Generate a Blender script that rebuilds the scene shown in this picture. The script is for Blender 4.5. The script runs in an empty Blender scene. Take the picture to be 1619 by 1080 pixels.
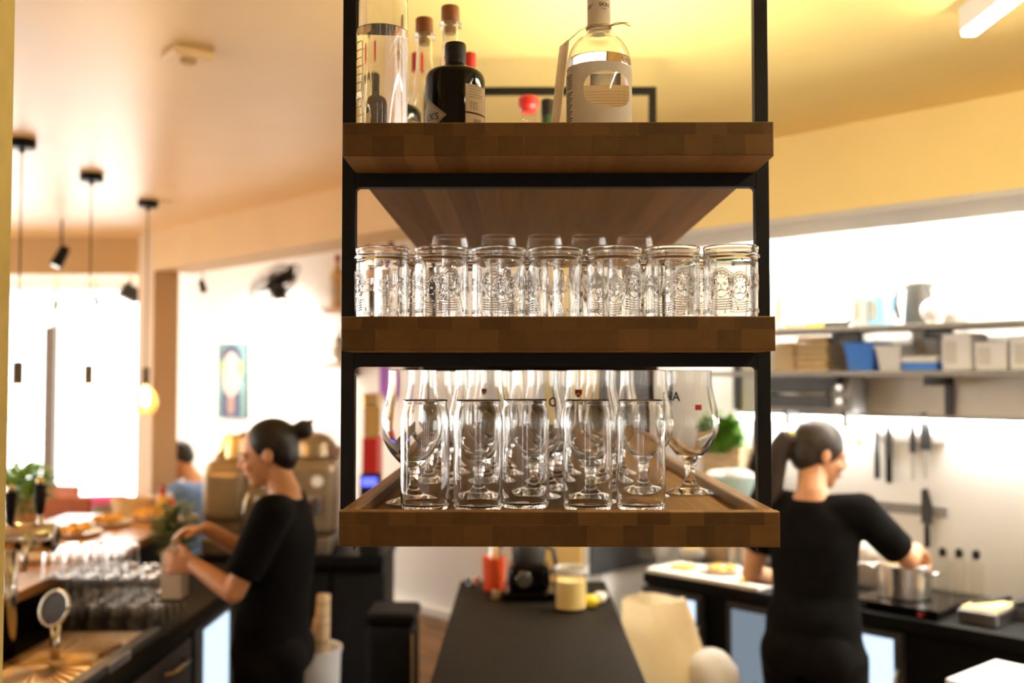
import bpy, bmesh, math, random
from mathutils import Vector, Matrix
random.seed(7)
scene = bpy.context.scene
COL = scene.collection
R = math.radians
PI = math.pi
# ------------------------------------------------------------------ camera, world, exposure
F_PX, CX, CY = 1574.0, 809.5, 540.0
EYE = 1.80
cam_d = bpy.data.cameras.new('camera'); cam = bpy.data.objects.new('camera', cam_d); COL.objects.link(cam)
cam_d.sensor_width = 36.0; cam_d.lens = 36.0 * F_PX / 1619.0
cam.location = (0, 0, EYE); cam.rotation_euler = (R(90 + 2.11), 0, R(0.53))
cam_d.dof.use_dof = True; cam_d.dof.focus_distance = 1.44; cam_d.dof.aperture_fstop = 2.6
cam_d.clip_start = 0.05
scene.camera = cam
CAMROT = cam.rotation_euler.to_matrix()
world = bpy.data.worlds.new('daylight'); scene.world = world; world.use_nodes = True
bgn = world.node_tree.nodes['Background']
bgn.inputs[0].default_value = (1.0, 0.96, 0.90, 1); bgn.inputs[1].default_value = 6.3
vs = scene.view_settings
vs.view_transform = 'Standard'; vs.look = 'None'; vs.gamma = 1.0; vs.use_curve_mapping = False
vs.exposure = 0.4
cy = scene.cycles
cy.max_bounces = 18; cy.transmission_bounces = 18; cy.transparent_max_bounces = 16
cy.diffuse_bounces = 5; cy.glossy_bounces = 8
cy.sample_clamp_indirect = 6.0; cy.blur_glossy = 0.5
cy.use_denoising = True
# LED strengths (mesh emitters belong to the lamps built below; UP and SPLASH serve added ones)
E_LED_BAR, E_KITCHEN, E_BULB, E_UP, E_SPLASH = 92.0, 72.0, 220.0, 17.0, 75.0

def ray(px, py):
    return (CAMROT @ Vector(((px - CX) / F_PX, (CY - py) / F_PX, -1.0))).normalized()
def at(px, py, Y):
    d = ray(px, py); t = Y / d.y
    return Vector((d.x * t, Y, EYE + d.z * t))
S2 = math.sqrt(0.5)
def ab(a, b, z=0.0):                      # room axes, turned 45 degrees against the bar
    return Vector(((a + b) * S2, (b - a) * S2, z))
def at_b(px, py, b):
    d = ray(px, py); t = b / ((d.x + d.y) * S2)
    return Vector((d.x * t, d.y * t, EYE + d.z * t))
def a_of(v): return (v.x - v.y) * S2
def at_z(px, py, z):
    d = ray(px, py); t = (z - EYE) / d.z
    return Vector((d.x * t, d.y * t, z))
ROOM = R(-45)

# ------------------------------------------------------------------ materials
def nt(m):
    m.use_nodes = True
    n = m.node_tree.nodes; return m.node_tree, n, n['Principled BSDF']
def pm(name, col, rough=0.5, metal=0.0, var=0.12, scale=12.0, bump=0.0, spec=0.5, coat=0.0, trans=0.0, ior=1.45, emit=None, es=0.0, sheen=0.0):
    m = bpy.data.materials.new(name); t, n, p = nt(m); L = t.links
    p.inputs['Roughness'].default_value = rough; p.inputs['Metallic'].default_value = metal
    p.inputs['Specular IOR Level'].default_value = spec; p.inputs['Coat Weight'].default_value = coat
    p.inputs['Transmission Weight'].default_value = trans; p.inputs['IOR'].default_value = ior
    if sheen: p.inputs['Sheen Weight'].default_value = sheen
    if emit:
        p.inputs['Emission Color'].default_value = (*emit, 1); p.inputs['Emission Strength'].default_value = es
    p.inputs['Base Color'].default_value = (*col, 1)
    if var or bump:
        tc = n.new('ShaderNodeTexCoord'); nz = n.new('ShaderNodeTexNoise')
        nz.inputs['Scale'].default_value = scale; nz.inputs['Detail'].default_value = 4
        L.new(tc.outputs['Object'], nz.inputs['Vector'])
    if var:
        rp = n.new('ShaderNodeValToRGB')
        rp.color_ramp.elements[0].position = 0.3; rp.color_ramp.elements[1].position = 0.7
        rp.color_ramp.elements[0].color = (*[c * (1 - var) for c in col], 1)
        rp.color_ramp.elements[1].color = (*[min(1, c * (1 + var)) for c in col], 1)
        L.new(nz.outputs['Fac'], rp.inputs['Fac']); L.new(rp.outputs['Color'], p.inputs['Base Color'])
    if bump:
        bp = n.new('ShaderNodeBump'); bp.inputs['Strength'].default_value = bump; bp.inputs['Distance'].default_value = 0.004
        L.new(nz.outputs['Fac'], bp.inputs['Height']); L.new(bp.outputs['Normal'], p.inputs['Normal'])
    return m
def thin_glass(name, tint=(1, 1, 1), rough=0.02, opac=0.0, col=(1, 1, 1)):
    m = bpy.data.materials.new(name); t, n, p = nt(m); L = t.links
    tr = n.new('ShaderNodeBsdfTransparent'); tr.inputs[0].default_value = (*tint, 1)
    gl = n.new('ShaderNodeBsdfGlossy'); gl.inputs['Roughness'].default_value = rough
    lw = n.new('ShaderNodeLayerWeight'); lw.inputs[0].default_value = 0.5
    pw = n.new('ShaderNodeMath'); pw.operation = 'POWER'; pw.inputs[1].default_value = 5.0; L.new(lw.outputs['Facing'], pw.inputs[0])
    fr = n.new('ShaderNodeMath'); fr.operation = 'MULTIPLY_ADD'; fr.inputs[1].default_value = 0.92; fr.inputs[2].default_value = 0.045; L.new(pw.outputs[0], fr.inputs[0])
    mx = n.new('ShaderNodeMixShader')
    L.new(fr.outputs[0], mx.inputs[0]); L.new(tr.outputs[0], mx.inputs[1]); L.new(gl.outputs[0], mx.inputs[2])
    out = n['Material Output']; last = mx
    if opac:
        df = n.new('ShaderNodeBsdfDiffuse'); df.inputs[0].default_value = (*col, 1)
        m2 = n.new('ShaderNodeMixShader'); m2.inputs[0].default_value = opac
        L.new(mx.outputs[0], m2.inputs[1]); L.new(df.outputs[0], m2.inputs[2]); last = m2
    L.new(last.outputs[0], out.inputs['Surface'])
    return m
def oak(name, dark, light, ray_col, rough=0.45):
    """oiled end-grain oak, a solid texture: growth rings round a far pith, pale medullary rays, each stave its own tone"""
    m = bpy.data.materials.new(name); t, n, p = nt(m); L = t.links
    def N(kind, **kw):
        x = n.new(kind)
        for k, v in kw.items(): setattr(x, k, v)
        return x
    def math_(op, a, b=None, c=None):
        x = N('ShaderNodeMath', operation=op)
        for i, v in enumerate((a, b, c)):
            if v is None: continue
            if isinstance(v, (int, float)): x.inputs[i].default_value = v
            else: L.new(v, x.inputs[i])
        return x.outputs[0]
    tc = N('ShaderNodeTexCoord'); oi = N('ShaderNodeObjectInfo'); sp = N('ShaderNodeSeparateXYZ')
    L.new(tc.outputs['Object'], sp.inputs[0])
    r = oi.outputs['Random']
    r2 = math_('FRACT', math_('MULTIPLY', r, 17.31)); r3 = math_('FRACT', math_('MULTIPLY', r, 53.77))
    nz = N('ShaderNodeTexNoise'); nz.inputs['Scale'].default_value = 18; nz.inputs['Detail'].default_value = 3
    mp = N('ShaderNodeMapping'); mp.inputs['Scale'].default_value = (1, 0.12, 1); L.new(tc.outputs['Object'], mp.inputs[0])
    cmb = N('ShaderNodeCombineXYZ'); L.new(math_('MULTIPLY', r, 9.0), cmb.inputs[0]); L.new(math_('MULTIPLY', r2, 5.0), cmb.inputs[2])
    L.new(cmb.outputs[0], mp.inputs['Location'])
    L.new(mp.outputs[0], nz.inputs['Vector'])
    wob = math_('MULTIPLY', math_('SUBTRACT', nz.outputs['Fac'], 0.5), 0.010)
    # pith well outside the stave, in a direction that differs from stave to stave
    ang = math_('MULTIPLY', r2, 6.283); rad = math_('ADD', math_('MULTIPLY', r3, 0.06), 0.022)
    ox = math_('MULTIPLY', math_('COSINE', ang), rad); oz = math_('MULTIPLY', math_('SINE', ang), rad)
    px = math_('ADD', math_('ADD', sp.outputs['X'], ox), wob); pz = math_('ADD', math_('ADD', sp.outputs['Z'], oz), wob)
    dist = math_('SQRT', math_('ADD', math_('MULTIPLY', px, px), math_('MULTIPLY', pz, pz)))
    rings = math_('MULTIPLY', math_('ADD', math_('SINE', math_('MULTIPLY', dist, 3300.0)), 1.0), 0.5)
    theta = math_('ARCTAN2', px, pz)
    rays = math_('SINE', math_('ADD', math_('MULTIPLY', theta, 190.0), math_('MULTIPLY', nz.outputs['Fac'], 16.0)))
    raym = N('ShaderNodeMapRange'); raym.inputs['From Min'].default_value = 0.62; raym.inputs['From Max'].default_value = 1.0
    L.new(rays, raym.inputs['Value'])
    n2 = N('ShaderNodeTexNoise'); n2.inputs['Scale'].default_value = 55; n2.inputs['Detail'].default_value = 2
    L.new(mp.outputs[0], n2.inputs['Vector'])
    rmask = math_('MULTIPLY', raym.outputs[0], math_('MULTIPLY', n2.outputs['Fac'], 0.5))
    tone = math_('ADD', math_('MULTIPLY', r, 0.62), math_('MULTIPLY', nz.outputs['Fac'], 0.38))
    mx = N('ShaderNodeMix', data_type='RGBA'); mx.inputs[6].default_value = (*dark, 1); mx.inputs[7].default_value = (*light, 1)
    L.new(tone, mx.inputs[0])
    mr = N('ShaderNodeMix', data_type='RGBA', blend_type='MULTIPLY'); mr.inputs[0].default_value = 0.55
    L.new(mx.outputs[2], mr.inputs[6])
    g = N('ShaderNodeMapRange'); g.inputs['To Min'].default_value = 0.6; g.inputs['To Max'].default_value = 1.1; L.new(rings, g.inputs['Value'])
    gc = N('ShaderNodeCombineColor'); [L.new(g.outputs[0], gc.inputs[i]) for i in range(3)]
    L.new(gc.outputs[0], mr.inputs[7])
    m3 = N('ShaderNodeMix', data_type='RGBA'); m3.inputs[7].default_value = (*ray_col, 1)
    L.new(rmask, m3.inputs[0]); L.new(mr.outputs[2], m3.inputs[6])
    # long grain (top and underside of a stave) is paler than the oil-soaked end grain, and lifted further by painted-in lamp light
    sn = N('ShaderNodeSeparateXYZ'); L.new(tc.outputs['Normal'], sn.inputs[0])
    lg = math_('GREATER_THAN', math_('ABSOLUTE', sn.outputs['Z']), 0.7)
    n4 = N('ShaderNodeTexNoise'); n4.inputs['Scale'].default_value = 60; n4.inputs['Detail'].default_value = 5
    mp4 = N('ShaderNodeMapping'); mp4.inputs['Scale'].default_value = (1, 0.05, 1); L.new(tc.outputs['Object'], mp4.inputs[0]); L.new(cmb.outputs[0], mp4.inputs['Location']); L.new(mp4.outputs[0], n4.inputs['Vector'])
    ml = N('ShaderNodeMix', data_type='RGBA'); ml.inputs[6].default_value = (0.13, 0.062, 0.016, 1); ml.inputs[7].default_value = (0.42, 0.23, 0.075, 1)
    L.new(math_('ADD', math_('MULTIPLY', r, 0.4), math_('MULTIPLY', n4.outputs['Fac'], 0.6)), ml.inputs[0])
    m5 = N('ShaderNodeMix', data_type='RGBA'); L.new(lg, m5.inputs[0]); L.new(m3.outputs[2], m5.inputs[6]); L.new(ml.outputs[2], m5.inputs[7])
    L.new(m5.outputs[2], p.inputs['Base Color'])
    p.inputs['Roughness'].default_value = rough; p.inputs['Specular IOR Level'].default_value = 0.2
    bp = N('ShaderNodeBump'); bp.inputs['Strength'].default_value = 0.25; bp.inputs['Distance'].default_value = 0.0006
    L.new(rings, bp.inputs['Height']); L.new(bp.outputs[0], p.inputs['Normal'])
    return m
def planks(name, col, scale=(1, 8, 1), rough=0.45, contrast=0.35):
    m = bpy.data.materials.new(name); t, n, p = nt(m); L = t.links
    tc = n.new('ShaderNodeTexCoord'); mp = n.new('ShaderNodeMapping'); mp.inputs['Scale'].default_value = scale
    nz = n.new('ShaderNodeTexNoise'); nz.inputs['Scale'].default_value = 4; nz.inputs['Detail'].default_value = 8; nz.inputs['Distortion'].default_value = 0.8
    rp = n.new('ShaderNodeValToRGB')
    rp.color_ramp.elements[0].position = 0.3; rp.color_ramp.elements[1].position = 0.7
    rp.color_ramp.elements[0].color = (*[c * (1 - contrast) for c in col], 1); rp.color_ramp.elements[1].color = (*[min(1, c * (1 + contrast)) for c in col], 1)
    L.new(tc.outputs['Object'], mp.inputs[0]); L.new(mp.outputs[0], nz.inputs['Vector']); L.new(nz.outputs['Fac'], rp.inputs['Fac']); L.new(rp.outputs[0], p.inputs['Base Color'])
    p.inputs['Roughness'].default_value = rough
    return m
def lamp_mat(name, col, strength):
    m = bpy.data.materials.new(name); t, n, p = nt(m)
    e = n.new('ShaderNodeEmission'); e.inputs[0].default_value = (*col, 1); e.inputs[1].default_value = strength
    t.links.new(e.outputs[0], n['Material Output'].inputs['Surface'])
    return m

def sheet(name, col, thru=0.55):
    m = pm(name, col, 0.75, var=0.05, scale=60); t, n, p = nt(m); L = t.links
    tl = n.new('ShaderNodeBsdfTranslucent'); tl.inputs[0].default_value = (*col, 1)
    mx = n.new('ShaderNodeMixShader'); mx.inputs[0].default_value = thru
    L.new(p.outputs[0], mx.inputs[1]); L.new(tl.outputs[0], mx.inputs[2]); L.new(mx.outputs[0], n['Material Output'].inputs['Surface'])
    return m
MT = dict(
 cream=pm('cream satin ceiling paint', (0.80, 0.55, 0.26), 0.35, var=0.03, scale=3, bump=0.03),
 yellow=pm('yellow ceiling paint', (0.95, 0.73, 0.29), 0.5, var=0.03, scale=3, bump=0.03),
 beam=pm('peach beam paint', (0.56, 0.36, 0.15), 0.55, var=0.04, scale=4),
 column=pm('column paint', (0.52, 0.35, 0.20), 0.6, var=0.04, scale=4),
 pillar=pm('olive yellow pillar plaster', (0.62, 0.49, 0.17), 0.7, var=0.06, scale=25, bump=0.15),
 white=pm('white wall paint', (0.86, 0.84, 0.81), 0.6, var=0.02, scale=4),
 kwhite=pm('kitchen wall panel', (0.90, 0.89, 0.87), 0.4, var=0.02, scale=4),
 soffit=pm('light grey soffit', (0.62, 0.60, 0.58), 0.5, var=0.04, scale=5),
 slate=pm('chalkboard', (0.045, 0.045, 0.05), 0.55, var=0.15, scale=14),
 floor=planks('brown wood floor', (0.30, 0.16, 0.065), (1.5, 14, 1), 0.4),
 wains=planks('brown wood wainscot', (0.42, 0.23, 0.09), (1, 1, 9), 0.5),
 black=pm('black powder coated steel', (0.005, 0.0045, 0.004), 0.45, var=0.2, scale=160, bump=0.04, spec=0.2),
 frame=pm('brown window frame', (0.12, 0.085, 0.06), 0.5, var=0.1, scale=30),
 counter=pm('black counter top', (0.0095, 0.0065, 0.0022), 0.6, var=0.25, scale=40, spec=0.10),
 blackp=pm('matt black laminate', (0.005, 0.0048, 0.0045), 0.55, var=0.2, scale=30, spec=0.12),
 oak=oak('end grain oak', (0.036, 0.018, 0.004), (0.135, 0.066, 0.014), (0.40, 0.21, 0.05), 0.62),
 oaktop=planks('oiled oak board', (0.28, 0.15, 0.048), (14, 1.2, 14), 0.42, 0.4),
 glass=pm('clear glass', (1, 1, 1), 0.0, var=0, trans=1.0, ior=1.46),
 tglass=thin_glass('thin clear glass'),
 bglass=thin_glass('bar glass', (0.97, 0.96, 0.94), 0.05, 0.05, (0.95, 0.82, 0.60)),
 pane=thin_glass('window pane', (0.99, 1, 1), 0.0),
 liquid=pm('clear spirit', (1, 1, 1), 0.0, var=0, trans=1.0, ior=1.36),
 paper=sheet('cream paper label', (0.80, 0.66, 0.46)), wpaper=sheet('white paper label', (0.86, 0.78, 0.66)),
 ink=pm('printing ink', (0.02, 0.018, 0.016), 0.6, var=0.1),
 greyink=pm('grey printing ink', (0.22, 0.17, 0.11), 0.6, var=0.1),
 gold=pm('gold print', (0.55, 0.30, 0.05), 0.35, 0.6, var=0.1),
 whiteink=pm('white print', (0.85, 0.83, 0.8), 0.5, var=0.03),
 redink=pm('red print', (0.50, 0.03, 0.02), 0.5, var=0.1),
 bottleblack=pm('black bottle glass', (0.003, 0.0025, 0.0025), 0.06, var=0.1, spec=0.22),
 capblack=pm('black bottle cap', (0.010, 0.008, 0.006), 0.45, var=0.3, scale=80, bump=0.2, spec=0.25),
 copper=pm('copper brown stopper', (0.21, 0.075, 0.026), 0.4, 0.15, var=0.15, scale=50),
 cork=pm('cork', (0.50, 0.33, 0.16), 0.8, var=0.2, scale=90),
 red=pm('red cap', (0.40, 0.012, 0.008), 0.4, var=0.1, scale=50),
 string=pm('string', (0.62, 0.47, 0.25), 0.8, var=0.2, scale=200),
 green_glass=pm('green glass', (0.010, 0.04, 0.014), 0.1, var=0.1),
 steel=pm('brushed steel', (0.60, 0.58, 0.55), 0.28, 1.0, var=0.08, scale=40),
 chrome=pm('chrome', (0.72, 0.68, 0.60), 0.12, 1.0, var=0.05, scale=20),
 brass=pm('drip tray metal', (0.72, 0.52, 0.26), 0.30, 1.0, var=0.12, scale=30),
 grey=pm('grey metal shelf', (0.24, 0.23, 0.22), 0.5, 0.3, var=0.1, scale=30),
 greyp=pm('grey wall panel', (0.50, 0.47, 0.43), 0.55, 0.0, var=0.05, scale=12),
 rackp=pm('light rack panel', (0.76, 0.72, 0.65), 0.55, var=0.04, scale=12),
 dgrey=pm('dark grey metal', (0.04, 0.04, 0.04), 0.45, 0.2, var=0.15, scale=30),
 barwood=planks('bar top wood', (0.42, 0.19, 0.055), (10, 1, 10), 0.25, 0.3),
 skin=pm('skin', (0.66, 0.33, 0.17), 0.5, var=0.06, scale=30),
 lips=pm('lips', (0.42, 0.14, 0.10), 0.45, var=0.05),
 hair=pm('black hair', (0.012, 0.009, 0.007), 0.45, var=0.4, scale=120, bump=0.4),
 hair2=pm('dark brown hair', (0.035, 0.024, 0.018), 0.45, var=0.4, scale=120, bump=0.4),
 shirt=pm('black cotton', (0.0055, 0.005, 0.005), 0.95, var=0.25, scale=20, bump=0.3, spec=0.1),
 trous=pm('charcoal trousers', (0.007, 0.0062, 0.006), 0.95, var=0.25, scale=18, bump=0.3, spec=0.1),
 blueshirt=pm('blue denim shirt', (0.13, 0.22, 0.40), 0.85, var=0.15, scale=20, bump=0.2),
 eye=pm('eye white', (0.8, 0.78, 0.75), 0.3, var=0.02), iris=pm('dark iris', (0.03, 0.015, 0.01), 0.2, var=0.1),
 shoe=pm('shoe', (0.02, 0.02, 0.02), 0.6, var=0.2),
 carton=pm('milk carton', (0.72, 0.66, 0.58), 0.5, var=0.05, scale=20),
 leaf=pm('herb leaves', (0.13, 0.30, 0.025), 0.55, var=0.4, scale=30),
 dleaf=pm('dark leaves', (0.07, 0.13, 0.018), 0.55, var=0.4, scale=30),
 clay=pm('planter', (0.40, 0.25, 0.13), 0.8, var=0.15, scale=30),
 crate=planks('pale wood crate', (0.55, 0.40, 0.24), (2, 2, 14), 0.7),
 machine=pm('champagne enamel', (0.30, 0.23, 0.14), 0.30, 0.55, var=0.08, scale=12),
 machined=pm('dark machine panel', (0.16, 0.12, 0.08), 0.4, 0.5, var=0.12, scale=18),
 orange=pm('orange red plastic', (0.80, 0.09, 0.02), 0.4, var=0.08),
 wax=pm('cream wax', (0.86, 0.66, 0.26), 0.5, var=0.04),
 kraft=sheet('kraft paper', (0.95, 0.80, 0.52), 0.45),
 cloth=pm('white cloth', (0.85, 0.80, 0.74), 0.85, var=0.05, scale=12, bump=0.3),
 card=pm('cardboard', (0.62, 0.45, 0.24), 0.8, var=0.08, scale=30),
 blue=pm('blue plastic', (0.04, 0.20, 0.75), 0.4, var=0.05),
 lblue=pm('pale blue carton', (0.25, 0.55, 0.80), 0.5, var=0.1),
 wplas=pm('white plastic', (0.82, 0.82, 0.83), 0.4, var=0.03),
 board=pm('white cutting board', (0.86, 0.82, 0.74), 0.5, var=0.04),
 porcelain=pm('white porcelain', (0.88, 0.86, 0.82), 0.2, var=0.02),
 food=pm('golden pastry', (0.72, 0.40, 0.08), 0.6, var=0.35, scale=60, bump=0.4),
 ytape=pm('yellow tape', (0.90, 0.65, 0.03), 0.5, var=0.05),
 teal=pm('pale teal enamel', (0.42, 0.55, 0.53), 0.3, var=0.05),
 chair=pm('rust leather', (0.38, 0.10, 0.03), 0.5, var=0.15, scale=20),
 pink=pm('pink cushion', (0.80, 0.16, 0.45), 0.8, var=0.1),
 purple=pm('purple cloth', (0.33, 0.10, 0.50), 0.8, var=0.1),
 tabletop=pm('pale table top', (0.72, 0.66, 0.60), 0.4, var=0.05),
 rubber=pm('black rubber', (0.007, 0.007, 0.007), 0.7, var=0.2, spec=0.25),
 uplight=lamp_mat('added warm uplight', (1.0, 0.94, 0.70), E_UP), splash=lamp_mat('added LED strip', (1.0, 0.96, 0.88), E_SPLASH),  # emitters of two added lamps, for the yellow ceiling and the kitchen wall
 led=lamp_mat('warm LED strip', (1.0, 0.85, 0.56), E_LED_BAR),
 kled=lamp_mat('cool LED panel', (1.0, 0.95, 0.86), E_KITCHEN),
 fil=lamp_mat('glowing filament', (1.0, 0.62, 0.22), E_BULB),
 paneglow=lamp_mat('painted pane reflection', (0.45, 0.55, 0.65), 0.35),  # low emission stands in for reflections on an unlit glass door
 fridge=lamp_mat('lit fridge interior', (0.62, 0.80, 1.0), 1.1),
 bluelcd=lamp_mat('blue display', (0.10, 0.12, 1.0), 2.2),
 amber=lamp_mat('amber lit dispenser', (1.0, 0.45, 0.10), 0.3),
)
bulb_glass = thin_glass('amber bulb glass', (1.0, 0.88, 0.62), 0.02, 0.09, (0.9, 0.62, 0.25))

# ------------------------------------------------------------------ mesh builder
class M:
    def __init__(s): s.v = []; s.f = []; s.sm = []; s.mi = []; s.cur = 0
    def add(s, vs_, fs, smooth=False):
        o = len(s.v); s.v += [Vector(p) for p in vs_]
        for f in fs: s.f.append(tuple(i + o for i in f)); s.sm.append(smooth); s.mi.append(s.cur)
        return s
    def box(s, x0, x1, y0, y1, z0, z1, r=0.0, seg=2, edges=None):
        if r <= 0:
            v = [(x, y, z) for z in (z0, z1) for y in (y0, y1) for x in (x0, x1)]
            return s.add(v, [(0, 2, 3, 1), (4, 5, 7, 6), (0, 1, 5, 4), (2, 6, 7, 3), (0, 4, 6, 2), (1, 3, 7, 5)])
        bm = bmesh.new(); bmesh.ops.create_cube(bm, size=1)
        for v in bm.verts: v.co = Vector(((x0 + x1) / 2 + v.co.x * (x1 - x0), (y0 + y1) / 2 + v.co.y * (y1 - y0), (z0 + z1) / 2 + v.co.z * (z1 - z0)))
        ed = [e for e in bm.edges if edges is None or edges(e)]
        bmesh.ops.bevel(bm, geom=ed, offset=r, segments=seg, affect='EDGES', profile=0.5)
        bm.verts.index_update()
        s.add([v.co.copy() for v in bm.verts], [tuple(v.index for v in f.verts) for f in bm.faces], False); bm.free()
        return s
    def lathe(s, prof, seg=32, c=(0, 0, 0), smooth=True, ang=None):
        cx, cy_, cz = c; vs_, rows = [], []
        prof = [q for i, q in enumerate(prof) if i == 0 or abs(q[0] - prof[i - 1][0]) + abs(q[1] - prof[i - 1][1]) > 1e-6]
        if smooth:                                    # support loops keep long walls straight next to sharp rims
            out = [prof[0]]
            for i in range(1, len(prof)):
                a_, b_ = Vector(prof[i - 1]), Vector(prof[i]); Ls = (b_ - a_).length; dr = (b_ - a_).normalized()
                k = min(.0008, Ls * .2)
                if Ls > .003:
                    if i >= 2 and dr.dot((a_ - Vector(prof[i - 2])).normalized()) < .93: out.append(tuple(a_ + dr * k))
                    if i + 1 < len(prof) and dr.dot((Vector(prof[i + 1]) - b_).normalized()) < .93: out.append(tuple(b_ - dr * k))
                out.append(prof[i])
            prof = out
        full = ang is None; a0, a1 = ang or (0, 2 * PI); n = seg if full else seg + 1
        for r, z in prof:
            if r < 1e-6: rows.append([len(vs_)]); vs_.append((cx, cy_, cz + z)); continue
            row = []
            for k in range(n):
                a = a0 + (a1 - a0) * k / seg
                row.append(len(vs_)); vs_.append((cx + r * math.cos(a), cy_ + r * math.sin(a), cz + z))
            rows.append(row)
        fs = []
        for A, B in zip(rows, rows[1:]):
            m = seg
            for k in range(m):
                k2 = (k + 1) % n if full else k + 1
                if len(A) == 1 and len(B) == 1: continue
                if len(A) == 1: fs.append((A[0], B[k2], B[k]))
                elif len(B) == 1: fs.append((A[k], A[k2], B[0]))
                else: fs.append((A[k], A[k2], B[k2], B[k]))
        return s.add(vs_, fs, smooth)
    def tube(s, pts, r, seg=10, caps=True, smooth=True, flat=1.0, up=None):
        pts = [Vector(p) for p in pts]; n = len(pts)
        rs = r if isinstance(r, (list, tuple)) else [r] * n
        vs_, fs = [], []
        ref = None
        for i, p in enumerate(pts):
            t = (pts[min(i + 1, n - 1)] - pts[max(i - 1, 0)])
            t = t.normalized() if t.length > 1e-9 else Vector((0, 0, 1))
            if ref is None:
                ref = Vector(up) if up else (Vector((0, 0, 1)) if abs(t.z) < 0.9 else Vector((1, 0, 0)))
            ref = (ref - t * ref.dot(t))
            if ref.length < 1e-6: ref = t.orthogonal()
            ref.normalize(); b = t.cross(ref)
            rr = rs[i]; ra, rb = (rr if isinstance(rr, tuple) else (rr, rr * flat))
            for k in range(seg):
                a = 2 * PI * k / seg
                vs_.append(p + ref * (ra * math.cos(a)) + b * (rb * math.sin(a)))
        for i in range(n - 1):
            for k in range(seg):
                k2 = (k + 1) % seg
                fs.append((i * seg + k, i * seg + k2, (i + 1) * seg + k2, (i + 1) * seg + k))
        if caps:
            fs.append(tuple(range(seg - 1, -1, -1))); fs.append(tuple(range((n - 1) * seg, n * seg)))
        return s.add(vs_, fs, smooth)
    def ell(s, c, rad, seg=20, rings=12, mat=None):
        c = Vector(c); vs_, fs = [], []
        vs_.append(Vector((0, 0, -rad[2])))
        for i in range(1, rings):
            th = -PI / 2 + PI * i / rings
            for k in range(seg):
                a = 2 * PI * k / seg
                vs_.append(Vector((rad[0] * math.cos(th) * math.cos(a), rad[1] * math.cos(th) * math.sin(a), rad[2] * math.sin(th))))
        vs_.append(Vector((0, 0, rad[2]))); top = len(vs_) - 1
        for k in range(seg): fs.append((0, 1 + (k + 1) % seg, 1 + k))
        for i in range(rings - 2):
            for k in range(seg):
                k2 = (k + 1) % seg; a = 1 + i * seg
                fs.append((a + k, a + k2, a + seg + k2, a + seg + k))
        a = 1 + (rings - 2) * seg
        for k in range(seg): fs.append((a + k, a + (k + 1) % seg, top))
        if mat is not None: vs_ = [mat @ v for v in vs_]
        return s.add([v + c for v in vs_], fs, True)
    def prism(s, pts, z0, z1):
        n = len(pts)
        area = sum(pts[i][0] * pts[(i + 1) % n][1] - pts[(i + 1) % n][0] * pts[i][1] for i in range(n))
        if area < 0: pts = pts[::-1]
        v = [(x, y, z0) for x, y in pts] + [(x, y, z1) for x, y in pts]
        f = [tuple(range(n - 1, -1, -1)), tuple(range(n, 2 * n))] + [(i, (i + 1) % n, n + (i + 1) % n, n + i) for i in range(n)]
        return s.add(v, f)
    def xf(s, mat, start=0):
        for i in range(start, len(s.v)): s.v[i] = mat @ s.v[i]
        return s
    def mesh(s, name, mats):
        me = bpy.data.meshes.new(name); me.from_pydata([tuple(v) for v in s.v], [], s.f)
        for m in (mats if isinstance(mats, (list, tuple)) else [mats]): me.materials.append(MT[m] if isinstance(m, str) else m)
        me.polygons.foreach_set('use_smooth', s.sm); me.polygons.foreach_set('material_index', s.mi); me.update()
        return me
    def build(s, name, mats, parent=None, loc=(0, 0, 0), rotz=0.0, rot=None):
        return link(name, s.mesh(name, mats), parent, loc, rotz, rot)
def link(name, me, parent=None, loc=(0, 0, 0), rotz=0.0, rot=None):
    o = bpy.data.objects.new(name, me); COL.objects.link(o)
    o.location = loc; o.rotation_euler = rot if rot else (0, 0, rotz)
    if parent: o.parent = parent
    return o
def tag(o, label, cat, group=None, kind=None):
    o['label'] = label; o['category'] = cat
    if group: o['group'] = group
    if kind: o['kind'] = kind
    return o
def struct(o, label=None):
    o['kind'] = 'structure'
    if label: o['label'] = label
    return o
def thing(name, label, cat, loc=(0, 0, 0), rotz=0.0, group=None, rot=None):
    o = bpy.data.objects.new(name, None); COL.objects.link(o); o.empty_display_size = 0.05
    o.location = loc; o.rotation_euler = rot if rot else (0, 0, rotz)
    return tag(o, label, cat, group)
def dup(root, loc, rotz=0.0, label=None, group=None):
    r = root.copy(); COL.objects.link(r); r.location = loc; r.rotation_euler = (0, 0, rotz)
    if label: r['label'] = label
    if group: r['group'] = group
    for ch in list(root.children):
        c = ch.copy(); COL.objects.link(c); c.parent = r
        for g in list(ch.children):
            d = g.copy(); COL.objects.link(d); d.parent = c
    return r
_font_cache = {}
def text_verts(txt, size, bold=False):
    """flat triangulated lettering, centred on 0,0"""
    key = (txt, size, bold)
    if key in _font_cache: return _font_cache[key]
    cu = bpy.data.curves.new('lettering', 'FONT'); cu.body = txt; cu.size = size
    cu.align_x = 'CENTER'; cu.align_y = 'CENTER'; cu.resolution_u = 2
    if bold: cu.offset = size * 0.02
    o = bpy.data.objects.new('lettering', cu); COL.objects.link(o)
    bpy.context.view_layer.update()
    me = bpy.data.meshes.new_from_object(o.evaluated_get(bpy.context.evaluated_depsgraph_get()))
    v = [tuple(p.co) for p in me.vertices]; f = [tuple(p.vertices) for p in me.polygons]
    bpy.data.objects.remove(o); bpy.data.curves.remove(cu); bpy.data.meshes.remove(me)
    _font_cache[key] = (v, f)
    return v, f
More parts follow.
